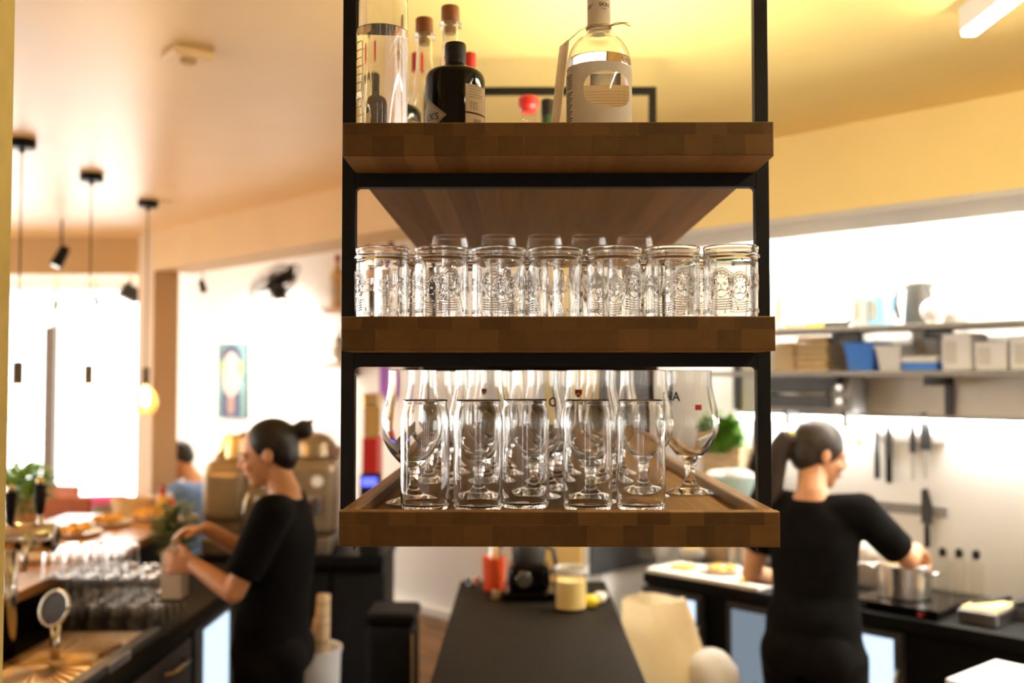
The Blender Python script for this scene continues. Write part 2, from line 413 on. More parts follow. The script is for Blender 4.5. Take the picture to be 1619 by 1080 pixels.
def wrap_text(mb, txt, size, rad, phi, z, arch=0.0, bold=False, depth=0.0):
    """lettering wrapped on a cylinder; phi = 0 faces -y"""
    v, f = text_verts(txt, size, bold)
    def P(x, y, r):
        a = phi + x / rad - PI / 2
        return (r * math.cos(a), r * math.sin(a), z + y - arch * x * x)
    if depth <= 0: return mb.add([P(x, y, rad) for x, y, _ in v], f)
    n = len(v); vs_ = [P(x, y, rad + depth) for x, y, _ in v] + [P(x, y, rad - depth) for x, y, _ in v]
    ec = {}
    for q in f:
        for i in range(len(q)):
            e = (q[i], q[(i + 1) % len(q)]); ec[e] = 1
    side = [(b, a, a + n, b + n) for (a, b) in ec if (b, a) not in ec]
    return mb.add(vs_, list(f) + [tuple(i + n for i in reversed(q)) for q in f] + side)
def cyl_patch(mb, rad, phi0, phi1, z0, z1, seg=12, zseg=1, th=0.0002):
    """a curved label lying on a cylinder, with thickness"""
    vs_, fs = [], []
    for lay, r in ((0, rad), (1, rad + th)):
        for j in range(zseg + 1):
            for i in range(seg + 1):
                a = phi0 + (phi1 - phi0) * i / seg - PI / 2
                vs_.append((r * math.cos(a), r * math.sin(a), z0 + (z1 - z0) * j / zseg))
    n = (seg + 1) * (zseg + 1)
    for j in range(zseg):
        for i in range(seg):
            q = (j * (seg + 1) + i, j * (seg + 1) + i + 1, (j + 1) * (seg + 1) + i + 1, (j + 1) * (seg + 1) + i)
            fs.append(tuple(k + n for k in q)); fs.append(q[::-1])
    return mb.add(vs_, fs, True)
def rounded(prof, n=6):
    """Catmull-Rom smoothing of a lathe profile"""
    P = [prof[0]] + list(prof) + [prof[-1]]; out = []
    for i in range(1, len(P) - 2):
        p0, p1, p2, p3 = P[i - 1], P[i], P[i + 1], P[i + 2]
        for k in range(n):
            t = k / n
            out.append(tuple(max(0, 0.5 * ((2 * p1[d]) + (-p0[d] + p2[d]) * t + (2 * p0[d] - 5 * p1[d] + 4 * p2[d] - p3[d]) * t * t + (-p0[d] + 3 * p1[d] - 3 * p2[d] + p3[d]) * t ** 3)) if d == 0
                       else 0.5 * ((2 * p1[d]) + (-p0[d] + p2[d]) * t + (2 * p0[d] - 5 * p1[d] + 4 * p2[d] - p3[d]) * t * t + (-p0[d] + 3 * p1[d] - 3 * p2[d] + p3[d]) * t ** 3) for d in (0, 1)))
    out.append(prof[-1]); return out
ORD = ['first', 'second', 'third', 'fourth', 'fifth', 'sixth', 'seventh', 'eighth', 'ninth', 'tenth', 'eleventh', 'twelfth']
# ------------------------------------------------------------------ the room
CEIL = 2.70
YB, YF, XL, XR = -3.6, 9.2, -6.4, 4.4
def slab(name, mat, pts, z0, z1, label=None):
    return struct(M().prism(pts, z0, z1).build(name, mat), label)
slab('floor', 'floor', [(XL - .2, YB - .2), (XR + .2, YB - .2), (XR + .2, YF + .2), (XL - .2, YF + .2)], -0.1, 0.0, 'brown wooden floor of the bar')
K = -0.1735                       # the yellow paint starts along this line
slab('ceiling', 'cream', [(XL - .2, YB - .2), (0, YB - .2), (0, 0), (K * (YF + .2), YF + .2), (XL - .2, YF + .2)], CEIL, CEIL + .1, 'cream ceiling over the bar')
slab('ceiling', 'yellow', [(0, YB - .2), (XR + .2, YB - .2), (XR + .2, YF + .2), (K * (YF + .2), YF + .2), (0, 0)], CEIL, CEIL + .1, 'yellow painted ceiling over the kitchen')
def wall_with_holes(name, mat, axis, pos, th, u0, u1, holes, label):
    """holes: (u0,u1,z0,z1) sorted along u"""
    mb = M()
    def bx(a, b, z0, z1):
        if axis == 'x': mb.box(a, b, pos, pos + th, z0, z1)
        else: mb.box(pos, pos + th, a, b, z0, z1)
    c = u0
    for a, b, z0, z1 in holes:
        if a > c: bx(c, a, 0, CEIL)
        if z0 > 0: bx(a, b, 0, z0)
        if z1 < CEIL: bx(a, b, z1, CEIL)
        c = b
    if c < u1: bx(c, u1, 0, CEIL)
    return struct(mb.build(name, mat), label)
WN = [0]
def window(axis, pos, u0, u1, z0, z1, mull, label, fr=0.05, inward=1):
    WN[0] += 1
    mb = M()
    def bx(m, a, b, za, zb, d0=-0.03, d1=0.03):
        if axis == 'x': m.box(a, b, pos + d0, pos + d1, za, zb)
        else: m.box(pos + d0, pos + d1, a, b, za, zb)
    bx(mb, u0, u1, z0, z0 + fr); bx(mb, u0, u1, z1 - fr, z1); bx(mb, u0, u0 + fr, z0 + fr, z1 - fr); bx(mb, u1 - fr, u1, z0 + fr, z1 - fr)
    for mm in mull: bx(mb, mm - fr / 2, mm + fr / 2, z0 + fr, z1 - fr)
    w = struct(mb.build('window_%d' % WN[0], 'white'), label)
    ed = [u0 + fr] + [q for mm in mull for q in (mm - fr / 2, mm + fr / 2)] + [u1 - fr]
    for a, b in zip(ed[::2], ed[1::2]):
        g = M(); bx(g, a, b, z0 + fr, z1 - fr, -0.004, 0.004); g.build('pane', 'pane', w)
    # daylight portal: helps the sky light find the opening
    L = bpy.data.lights.new('window_portal', 'AREA'); L.shape = 'RECTANGLE'; L.size = (u1 - u0); L.size_y = z1 - z0; L.cycles.is_portal = True
    lo = bpy.data.objects.new('window_portal', L); COL.objects.link(lo)
    if axis == 'x':
        lo.location = ((u0 + u1) / 2, pos - inward * 0.06, (z0 + z1) / 2); lo.rotation_euler = (R(-90 * inward), 0, 0)
    else:
        lo.location = (pos - inward * 0.06, (u0 + u1) / 2, (z0 + z1) / 2); lo.rotation_euler = (R(90), 0, R(90 * inward))
    return w
# street front (far left) glazed, unseen side wall given windows only to let daylight in, back wall with two tall narrow windows
fx0, fx1 = -6.1, -2.95
wall_with_holes('wall_front', 'white', 'x', YF, .15, XL - .2, XR + .2, [(fx0, fx1, .25, 2.66)], 'street front wall')
mx_ = at(82, 600, YF).x
window('x', YF + .05, fx0, fx1, .25, 2.66, [mx_, mx_ - 1.15], 'tall glazed street front behind the bar')
M().box(mx_ - .05, mx_ + .05, YF - .06, YF + .018, .25, 2.28).build('post', 'frame', bpy.data.objects['window_1'])
wall_with_holes('wall_left', 'white', 'y', XL - .15, .15, YB - .2, YF + .2, [(1.0, 4.2, .6, 2.5), (4.8, 8.6, .3, 2.6)], 'left outside wall')
window('y', XL - .08, 1.0, 4.2, .6, 2.5, [2.6], 'large side window, unseen, added for daylight', inward=-1)
window('y', XL - .08, 4.8, 8.6, .3, 2.6, [6.1, 7.4], 'large side window near the tables, unseen, added for daylight', inward=-1)
wall_with_holes('wall_back', 'white', 'x', YB - .15, .15, XL - .2, XR + .2, [(-1.25, -1.0, .6, 2.3), (0.75, 1.0, .6, 2.3)], 'wall behind the photographer')
window('x', YB - .08, -1.25, -1.0, .6, 2.3, [], 'tall narrow window', inward=-1)
window('x', YB - .08, 0.75, 1.0, .6, 2.3, [], 'tall narrow window', inward=-1)
wall_with_holes('wall_right', 'white', 'y', XR, .15, YB - .2, YF + .2, [], 'right outside wall')
def abox(name, mat, a0, a1, b0, b1, z0, z1, label=None):
    pts = [ab(a0, b0), ab(a1, b0), ab(a1, b1), ab(a0, b1)]
    return struct(M().prism([(p.x, p.y) for p in pts], z0, z1).build(name, mat), label)
BW, BK, AP = 3.69, 4.23, -3.24     # dining wall, kitchen wall, pier corner
abox('wall_dining', 'white', -8.3, AP, BW, BW + .12, .46, CEIL, 'white dining room wall behind the espresso machine')
abox('baseboard_dining', 'wains', -8.3, AP, BW - .03, BW + .12, 0, .46, 'brown wood wainscot under the white wall')
abox('trim_1', 'white', -8.3, AP, BW - .045, BW, .46, .50, 'white ledge on top of the wainscot')
abox('wall_pier', 'white', AP - .10, AP, BW, BK + .1, 0, CEIL, 'white side of the pier')
abox('trim_2', 'slate', AP, AP + .012, BW + .02, BK, .835, 1.9, 'black board on the side of the pier')
abox('trim_3', 'yellow', AP - .30, AP - .02, BW - .012, BW, .50, CEIL, 'yellow painted strip on the pier')
abox('wall_kitchen', 'kwhite', AP - .1, 3.2, BK, BK + .12, 0, CEIL, 'white kitchen wall')
# yellow hood bulkhead with a grey underside, cream beam towards the dining room
abox('trim_4', 'yellow', -3.9, 3.0, 3.30, 3.68, 2.395, CEIL, 'yellow bulkhead over the kitchen counter')
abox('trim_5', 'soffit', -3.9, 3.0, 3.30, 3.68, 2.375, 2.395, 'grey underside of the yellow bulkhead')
abox('trim_6', 'beam', -5.885, -2.95, 2.70, 2.95, 2.46, CEIL, 'peach ceiling beam')
abox('trim_7', 'beam', -3.2, -2.95, 2.95, 3.30, 2.46, CEIL)
abox('trim_8', 'column', -6.11, -5.885, 2.70, 2.86, 0, CEIL, 'peach column between the windows and the dining wall')
struct(M().box(XL, -2.38, 6.35, 6.6, 2.47, CEIL).build('trim_9', 'beam'), 'peach beam above the glazed front')
# foreground pillar at the left edge
pe = at(16, 598, 1.32).x
struct(M().box(pe - .5, pe, .75, 1.32, 0, CEIL, .006).build('wall_pillar', 'pillar'), 'olive yellow pillar at the left edge')

# ------------------------------------------------------------------ lamps
def led_bar(loc, length, rotz, w, h, emat, label, group=None, cat='lamp'):
    t = thing('linear_lamp', label, cat, loc, rotz, group)
    m = M(); m.box(-w / 2, w / 2, -length / 2, length / 2, 0, h, .003); m.build('housing', 'wplas' if emat == 'kled' else 'soffit', t)
    m = M(); m.box(-w / 2 + .004, w / 2 - .004, -length / 2 + .004, length / 2 - .004, -.012, 0, .004); m.build('diffuser', emat, t)
    return t
led_bar((1.085, 1.25, CEIL - .06), 2.3, 0, .042, .06, 'led', 'long warm glowing LED bar on the yellow ceiling')
t = led_bar((.215, 2.22, 2.17), .80, 0, .20, .02, 'uplight', 'added warm uplight panel put unseen at the back of the top tray')  # hidden panel added to brighten the yellow ceiling
t.rotation_euler = (PI, 0, 0)
for i, a in enumerate((-2.3, -0.9, 0.5)):
    p = ab(a, 3.95, CEIL - .05)
    led_bar(p, 1.2, R(45), .16, .05, 'kled', 'bright white strip lamp on the kitchen ceiling behind the yellow bulkhead, %s from the pier' % ORD[i], 'kitchen strip lamps')

def pendant(px, py, Y, label):
    c = at(px, py, Y); c.z = CEIL
    bz = at(px - 2, 608, Y).z                   # underside of socket
    t = thing('pendant_lamp', label, 'pendant lamp', c, 0, 'pendant lamps over the bar')
    D = c.z - bz
    M().lathe([(0, 0), (.048, 0), (.05, -.004), (.05, -.028), (.046, -.032), (.012, -.034), (.008, -.05), (0, -.05)][::-1], 24).build('canopy', 'black', t)
    M().tube([(0, 0, -.04), (.001, 0, -D / 2), (0, 0, -D + .085)], .003, 8).build('cord', 'rubber', t)
    M().lathe([(0, -D), (.018, -D), (.0195, -D + .004), (.0195, -D + .078), (.016, -D + .086), (0, -D + .086)], 20).build('socket', 'frame', t)
    b = M().lathe(rounded([(0.0001, -D - .158), (.03, -D - .150), (.056, -D - .115), (.062, -D - .085), (.05, -D - .045), (.026, -D - .018), (.015, -D - .0)], 5), 28).build('bulb', bulb_glass, t)
    f = M()
    for k in range(6):
        a = k * PI / 3; f.tube([(.010 * math.cos(a), .010 * math.sin(a), -D - .02), (.017 * math.cos(a), .017 * math.sin(a), -D - .06), (.012 * math.cos(a + .5), .012 * math.sin(a + .5), -D - .10)], .0034, 6)
    f.build('filament', 'fil', b)
    return t
pendant(35, 209, 3.72, 'pendant bulb lamp half hidden by the left pillar')
pendant(145, 272, 4.35, 'middle pendant lamp with its pale bulb against the bright window')
pendant(234, 314, 5.02, 'pendant lamp with amber glowing bulb in front of the column')

def spotlight(px, py, Y, size, tilt, yaw, label, top=None, aim=None, watt=0):
    c = at(px, py, Y)
    t = thing('ceiling_spotlight', label, 'spotlight', (c.x, c.y, c.z), 0, 'black ceiling spotlights')
    m = M(); m.lathe([(0, -size), (size * .42, -size), (size * .5, -size * .95), (size * .42, size * .6), (size * .3, size * .8), (0, size * .8)], 20)
    m.xf(Matrix.Rotation(yaw, 4, 'Z') @ Matrix.Rotation(tilt, 4, 'X')); m.build('head', 'black', t)
    m = M(); m.lathe([(0, -size * 1.005), (size * .34, -size * 1.005), (size * .34, -size * .98), (0, -size * .97)], 16)
    m.xf(Matrix.Rotation(yaw, 4, 'Z') @ Matrix.Rotation(tilt, 4, 'X')); m.build('lens', 'porcelain', t)
    if watt:
        L = bpy.data.lights.new('spot_beam', 'SPOT'); L.energy = watt; L.spot_size = R(150); L.spot_blend = 1.0; L.shadow_soft_size = .03; L.color = (1, .93, .82)
        lo = bpy.data.objects.new('spot_beam', L); COL.objects.link(lo); dv = (Vector(aim) - c).normalized()
        lo.location = c + dv * (size * 1.3); lo.rotation_euler = dv.to_track_quat('-Z', 'Y').to_euler()
    top = (CEIL if top is None else top) - c.z
    m = M(); m.tube([(0, 0, 0), (0, 0, top)], size * .09, 8); m.tube([(-size * .45, 0, 0), (size * .45, 0, 0)], size * .1, 8); m.build('arm', 'black', t)
    return t
spotlight(97, 404, 5.6, .07, R(25), R(120), 'large black spotlight hanging in front of the peach beam')
spotlight(320, 452, 6.6, .05, R(-20), R(70), 'black spotlight above the portrait picture', aim=at_b(430, 640, BW), watt=110)
spotlight(152, 474, 7.6, .05, R(-18), R(70), 'small black spotlight in the bright window area')
spotlight(90, 482, 8.2, .045, R(35), R(70), 'small spotlight beside the window post')
# square ceiling speaker
c = at(297, 88, 2.75)
d = ray(297, 84); tt = (CEIL - EYE) / d.z; c = Vector((d.x * tt, d.y * tt, CEIL))
t = thing('ceiling_detector', 'square cream detector on the ceiling', 'detector', c, R(40))
M().box(-.055, .055, -.055, .055, -.022, 0, .004).build('housing', 'cream', t)
M().lathe([(0, -.032), (.018, -.031), (.024, -.024), (.024, -.02), (0, -.02)], 20).build('sensor', 'beam', t)
# loudspeaker box near column
c = at(206, 463, 7.4)
t = thing('loudspeaker', 'small dark loudspeaker hanging beside the column', 'loudspeaker', c, R(30))
M().box(-.07, .07, -.07, .07, -.06, .05, .01).xf(Matrix.Rotation(R(25), 4, 'Y')).build('cabinet', 'dgrey', t)
M().tube([(0, 0, .04), (0, 0, CEIL - c.z)], .01, 8).build('bracket', 'black', t)
# ------------------------------------------------------------------ hanging shelf
YS = 1.38; X0, X1 = -0.2498, 0.3525; DEPTH = 1.36; UP = 0.0185; LOW = 0.0295
ZT, ZM, ZB = 2.158, 1.886, 1.618                      # tops of the three trays
shelf = thing('hanging_shelf', 'black steel frame hanging shelf with three dark butcher block oak trays', 'shelf', (0, YS, ZB - UP - LOW))
zo = ZB - UP - LOW
def loc_z(z): return z - zo
xi0, xi1 = X0 - .0008, X1 + .0008
def filleted_bar(name, z, y):
    m = M(); m.box(xi0, xi1, y, y + .02, z - .021, z, .0012)
    for sx, x in ((1, xi0), (-1, xi1)):                # weld fillets in the corners
        pts = [(x, -.0005)] + [(x + sx * .007 * (1 - math.sin(q * PI / 12)), -.007 * (1 - math.cos(q * PI / 12))) for q in range(7)]
        v = [(p[0], y + .002 + d, z - .021 + p[1]) for d in (0, .016) for p in pts]; n = len(pts)
        m.add(v, [tuple(range(n)), tuple(range(2 * n - 1, n - 1, -1))] + [(i, (i + 1) % n, n + (i + 1) % n, n + i) for i in range(n)])
    return m.build(name, 'black', shelf)
for y, top in ((0.114, CEIL), (DEPTH - .015, 2.605)):
    for xa, xb in ((xi0 - .0205, xi0), (xi1, xi1 + .0205)):
        M().box(xa, xb, y, y + .02, -.0205, loc_z(top), .0014).build('upright', 'black', shelf)
    for zt in (ZT, ZM, ZB): filleted_bar('crossbar', loc_z(zt) - UP - LOW, y)
m = M(); m.box(xi0, xi1, DEPTH - .015, DEPTH + .005, loc_z(2.605) - .02, loc_z(2.605), .0012); m.build('top_rail', 'black', shelf)
rng = random.Random(3)
def tray(zt, x0, x1, y0):
    zb = loc_z(zt) - UP - LOW
    W = x1 - x0; root = None
    m = M(); D = DEPTH
    for xa, xb, rr in ((x0, x0 + .0225, -1), (x1 - .0225, x1, 1)):
        m.box(xa, xb, y0 + .0225, D, zb + LOW, zb + LOW + UP, .003, 2, lambda e: abs(e.verts[0].co.y - e.verts[1].co.y) > .5 and e.verts[0].co.z > zb + LOW + .01)
    m.box(x0 + .0225, x1 - .0225, D - .0225, D, zb + LOW, zb + LOW + UP)
    root = m.build('wooden_tray', 'oaktop', shelf)
    def cuts(n, off):
        c = [0.0]
        e = [(k + off) / n for k in range(n + 1)]
        for q in e:
            if 0.02 < q < 0.98: c.append(q + rng.uniform(-.008, .008))
        c.append(1.0); return c
    for lay, off in (('low', 0.0), ('up', 0.55)):
        cs = cuts(14, off)
        for i, (p, q) in enumerate(zip(cs, cs[1:])):
            w = (q - p) * W / 2 - .00006; first, last = i == 0, i == len(cs) - 2
            d = (D - y0) if lay == 'low' else .0225
            h = LOW if lay == 'low' else UP - .0001
            def pick(e, first=first, last=last, w=w, lay=lay, h=h):
                a, b = e.verts[0].co, e.verts[1].co
                fr = a.y < .001 and b.y < .001
                if not fr: return False
                if lay == 'low' and a.z < .001 and b.z < .001: return True
                if lay == 'up' and a.z > h - .001 and b.z > h - .001: return True
                if first and a.x < -w + .001 and b.x < -w + .001: return True
                if last and a.x > w - .001 and b.x > w - .001: return True
                return False
            mb = M(); mb.box(-w, w, 0, d, 0, h, .0022, 2, pick)
            mb.build('stave', 'oak', root, (x0 + (p + q) / 2 * W, y0 + rng.uniform(0, .00025), zb + (0 if lay == 'low' else LOW + .0001)))
    return root
tray(ZT, X0, X1, 0.0); tray(ZM, X0, X1, 0.0); tray(ZB, X0, X1, -.014)
FT, FM, FB = ZT - UP, ZM - UP, ZB - UP                 # tray floors

# ------------------------------------------------------------------ embossed jars
JR, JH = .0392, .125
def jar_proto():
    t = thing('embossed_jar', 'x', 'jar', (0, 0, 0), 0, 'embossed jar glasses on the middle tray')
    out = [(0, .003), (.026, .0025), (.030, .0), (.0345, .0008), (.0375, .004), (.0385, .010), (JR, .03), (JR + .0006, .098), (JR + .0002, .1035), (JR - .001, .1060),
           (.0405, .1072), (.0420, .1085), (.0424, .1100), (.0418, .1116), (.0402, .1126), (.0398, .1145), (.0398, .1185), (.0406, .1200), (.0408, .1235), (.0402, .1248), (.0392, .125)]
    inn = [(.0383, .1243), (.0380, .1225), (.0376, .112), (.0372, .106), (.0366, .09), (.0362, .03), (.0352, .014), (.031, .0085), (.018, .0075), (0, .007)]
    M().lathe(out + inn, 48).build('body', 'glass', t)
    rel = M(); r0 = JR + .0007
    def cur(pts, phi, rad=.0006):                      # pts in metres on the unrolled wall
        P = []
        for x, z in pts:
            a = phi + x / r0 - PI / 2; P.append((r0 * math.cos(a), r0 * math.sin(a), z))
        rel.tube(P, rad, 6)
    for phi in (0, PI):                                 # a bust in relief: hair, face, moustache, striped collar
        c = .064
        for k, s in enumerate((1.0, .86)):
            cur([(s * .0205 * math.cos(q * PI / 18) * (1 + .09 * math.sin(11 * q * PI / 18 + k)), c + .004 + s * .0215 * math.sin(q * PI / 18) * (1 + .05 * math.sin(5 * q * PI / 18))) for q in range(-5, 24)], phi, .0009)
        for j in range(7):
            a = PI * (j + .5) / 7
            cur([(math.cos(a) * rr + .0012 * math.sin(rr * 900 + j), c + .003 + math.sin(a) * rr) for rr in (.010, .012, .014, .016, .018)], phi, .0007)
        for j in range(9):                              # curls
            a = PI * (j - .6) / 7.8; cc = (math.cos(a) * .0145, c + .005 + math.sin(a) * .0155)
            cur([(cc[0] + .0032 * (1 - q / 14) * math.cos(q * .9 + j), cc[1] + .0032 * (1 - q / 14) * math.sin(q * .9 + j)) for q in range(12)], phi, .0006)
        for sx in (-1, 1):
            for rr in (.0018, .0008): cur([(sx * .005 + rr * math.cos(q * PI / 5), c + .004 + rr * math.sin(q * PI / 5)) for q in range(11)], phi, .0006)
            cur([(sx * x, z) for x, z in ((.0005, c - .004), (.004, c - .006), (.008, c - .0055), (.0105, c - .002))], phi, .0010)
            cur([(sx * x, z) for x, z in ((.0105, c + .012), (.0115, c), (.009, c - .010), (.004, c - .015), (0, c - .0155))], phi, .0008)
            cur([(sx * x, z) for x, z in ((.014, c - .006), (.017, c - .014), (.0225, c - .027), (.024, c - .034))], phi, .0008)
        cur([(0, c + .003), (-.0012, c - .001), (.001, c - .002)], phi, .0007)
        for j in range(5): cur([(x, c - .019 - j * .0035 + 5.0 * x * x) for x in (-.016, -.011, -.006, 0, .006, .011, .016)], phi, .0008)
    for phi in (PI / 2, -PI / 2):
        wrap_text(rel, 'JUNIPS', .0135, JR + .0004, phi, .078, 14, True, .0008)
        wrap_text(rel, 'COMPANY', .0075, JR + .0004, phi, .066, 14, True, .0007)
        wrap_text(rel, 'LARGEMOUTH', .0078, JR + .0004, phi, .030, 0, True, .0007)
    rel.build('embossed_relief', 'glass', t)
    return t
jar0 = jar_proto(); used = [False]
def put(proto, flag, loc, rotz, label, group=None):
    if not flag[0]:
        flag[0] = True; proto.location = loc; proto.rotation_euler = (0, 0, rotz); proto['label'] = label
        if group: proto['group'] = group
        return proto
    return dup(proto, loc, rotz, label, group)
jarx = [(604, -62, 1.475), (698, 22, 1.472), (789, -12, 1.474), (878, -80, 1.478), (971, 42, 1.470), (1064, 16, 1.470), (1156, -32, 1.462)]
where = ['leftmost embossed clear jar in front row on the middle tray, beside the left upright',
 'second embossed clear jar from the left in front row, bust relief facing the camera',
 'third embossed clear jar from the left in front row, bust slightly left',
 'middle one of the seven front embossed clear jars, lettering showing at its right',
 'third embossed clear jar from the right in front row, bust at its right edge',
 'second embossed clear jar from the right in front row on the middle tray',
 'rightmost embossed clear jar in front row on the middle tray, beside the right upright']
for (px, deg, Y), lb in zip(jarx, where):
    put(jar0, used, (at(px, 500, Y).x, Y, FM + .0003), R(deg), lb)
for i, px in enumerate((630, 738, 826, 914, 1000, 1090)):
    Y = 1.575 + .006 * (i % 2)
    put(jar0, used, (at(px, 500, Y).x, Y, FM + .0003), R(40 + 67 * i), 'embossed clear jar in second row of the middle tray, %s from the left' % ORD[i])

def glass_proto(name, cat, prof_out, prof_in, seg=40, part='bowl', group=None):
    t = thing(name, 'x', cat, (0, 0, 0), 0, group)
    M().lathe(prof_out + prof_in, seg).build(part, 'glass', t)
    return t
# wine glasses behind the jars
wo = rounded([(0.0001, .0006), (.022, .0004), (.0335, .0012), (.034, .0026), (.022, .0048), (.008, .0085), (.0045, .016), (.0040, .045), (.0042, .068), (.007, .078), (.018, .088), (.032, .105), (.040, .128), (.0405, .145), (.037, .183), (.0325, .21)], 4)
wi = rounded([(.0318, .2104), (.0362, .183), (.0396, .145), (.0391, .128), (.0310, .106), (.017, .090), (.006, .0815), (.0001, .080)], 4)
wg = glass_proto('wine_glass', 'wine glass', wo, wi, 32, 'bowl', 'wine glasses behind the jars'); wf = [False]
for row, (Y, xs) in enumerate(((1.95, (711, 788, 861, 931, 1004)), (2.12, (724, 795, 867, 940, 1018)))):
    for i, px in enumerate(xs):
        put(wg, wf, (at(px, 500, Y).x, Y, FM + .0003), R(31 * i + 50 * row), 'stemmed wine glass in the %s row behind the jars, %s from the left' % (('nearer', 'farther')[row], ORD[i]))
# can-shaped glasses, front row of the bottom tray
co = [(0, .0035), (.022, .003), (.026, .0), (.030, .0005), (.0345, .004), (.0368, .010), (.0370, .02), (.0372, .137), (.0366, .1435), (.0348, .1505), (.0332, .1560), (.0326, .1590), (.0328, .1625), (.0336, .1655), (.0337, .1670), (.0331, .1678)]
ci = [(.0322, .1675), (.0316, .1655), (.0309, .1590), (.0316, .1555), (.0333, .1500), (.0348, .143), (.0354, .136), (.0353, .02), (.0342, .0125), (.030, .0095), (.018, .0088), (0, .0085)]
cg = glass_proto('can_shaped_glass', 'glass', co, ci, 48, 'body', 'can shaped glasses in front on the bottom tray'); cf = [False]
clab = ['leftmost can-shaped clear glass in front on the bottom tray', 'second can-shaped clear glass from the left on the bottom tray', 'middle can-shaped clear glass in front on the bottom tray',
        'fourth can-shaped clear glass from the left, below the red shield print', 'rightmost can-shaped clear glass in front on the bottom tray']
for i, px in enumerate((672, 756, 830, 929, 1013)):
    Y = (1.510, 1.500, 1.534, 1.510, 1.513)[i]
    put(cg, cf, (at(px, 800, Y).x, Y, FB + .0003), R(40 * i), clab[i])
# tulip beer glasses
to = rounded([(0.0001, .0010), (.028, .0006), (.0415, .0012), (.0425, .0030), (.034, .0060), (.018, .0110), (.0095, .0220), (.0078, .0340), (.0088, .0430), (.0115, .0475), (.0095, .0525), (.0120, .0570), (.024, .0680), (.0385, .0860), (.0480, .1060), (.0503, .1230), (.0480, .1440), (.0425, .1680), (.0390, .1900), (.0385, .2130)], 4)
ti = rounded([(.0375, .2137), (.0378, .1900), (.0412, .1680), (.0467, .1440), (.0490, .1230), (.0466, .1065), (.0368, .0875), (.022, .0710), (.009, .0630), (.0001, .0610)], 4)
tg = glass_proto('tulip_beer_glass', 'beer glass', to, ti, 44, 'bowl', 'tulip beer glasses on the bottom tray'); tf = [False]
tul = {}
for i, (px, Y) in enumerate(((652, 1.600), (757, 1.622), (846, 1.678), (934, 1.615), (1018, 1.688))):
    tul[0, i] = put(tg, tf, (at(px, 780, Y).x, Y, FB + .0003), R(23 * i), 'tulip beer glass right behind the can glasses, %s from the left' % ORD[i])
for r_, Y in enumerate((1.80, 1.915, 2.03)):
    for i in range(4):
        tul[r_ + 1, i] = put(tg, tf, (-.165 + .107 * i + .02 * (r_ % 2), Y, FB + .0003), R(23 * i + 10 * r_), 'tulip beer glass in %s row of the bottom tray, %s from the left' % (ORD[r_ + 2 - 1], ORD[i]))
tul['r'] = put(tg, tf, (at(1091, 780, 1.745).x, 1.745, FB + .0003), 0, 'tulip beer glass standing alone at the right, black lettering, beside the tray rim')
tul[0, 3]['label'] = 'tulip beer glass with small red shield print behind the fourth can glass'
def print_on(g, txt, size, zz, rad, px_off, mat, arch=0):
    m = M(); wrap_text(m, txt, size, rad, px_off, zz, arch, True, .0002); m.build('print', mat, g)
for k in ('r', (0, 3), (0, 2), (1, 1), (0, 0)): tul[k].rotation_euler = (0, 0, 0)
print_on(tul['r'], 'CHA', .022, .168, .0432, R(-62), 'ink')
m = M(); cyl_patch(m, .0468, R(2), R(16), .146, .155); m.build('emblem', 'redink', tul['r'])
def shield(g, phi, zz, rad, s):
    m = M(); pts = [(-1, 1), (1, 1), (1, 0), (.7, -.6), (0, -1.1), (-.7, -.6), (-1, 0)]
    for r2 in (rad, rad + .0003):
        m.add([(r2 * math.cos(phi + x * s / rad - PI / 2), r2 * math.sin(phi + x * s / rad - PI / 2), zz + y * s) for x, y in pts], [tuple(range(6, -1, -1)) if r2 > rad else tuple(range(7))])
    o = m.build('shield_emblem', 'redink', g)
    m = M(); r2 = rad + .0006
    for sx in (-1, 1):
        pp = [(sx * .15, .2), (sx * .6, -.3), (sx * .6, -.55), (0, -.1)]
        m.add([(r2 * math.cos(phi + x * s / rad - PI / 2), r2 * math.sin(phi + x * s / rad - PI / 2), zz + y * s) for x, y in pp], [(0, 1, 2, 3)])
    m.build('shield_mark', 'whiteink', o)
shield(tul[0, 3], R(-31), .176, .0418, .0062)
print_on(tul[0, 3], 'STATUS', .011, .160, .0449, R(-10), 'greyink')
print_on(tul[0, 2], 'O', .022, .160, .0449, R(40), 'greyink')
shield(tul[1, 1], R(-10), .176, .0418, .005)
print_on(tul[0, 0], 'D', .016, .160, .0449, R(-62), 'greyink')
# matt foil chevrons on the left tulip
m = M()
for a0, a1, z0, z1 in ((-78, -30, .118, .082), (-30, 10, .082, .118)):
    n = 8
    vs_ = []
    for i in range(n + 1):
        for dz in (0, .016):
            q = i / n; a = R(a0 + (a1 - a0) * q) - PI / 2; z = z0 + (z1 - z0) * q + dz
            rr = .0506 if z > .105 else .0506 - (.105 - z) * .55
            vs_.append((rr * math.cos(a), rr * math.sin(a), z))
    m.add(vs_, [(2 * i, 2 * i + 2, 2 * i + 3, 2 * i + 1) for i in range(n)], True)
m.build('frosted_band', 'greyp', tul[0, 0])

# ------------------------------------------------------------------ bottles on the top tray
def bottle(name, label, loc, out, inn, mat, rotz=0, seg=44, group='bottles on the top tray'):
    t = thing(name, label, 'bottle', loc, rotz, group)
    M().lathe(out + (inn or []), seg).build('body', mat, t)
    return t
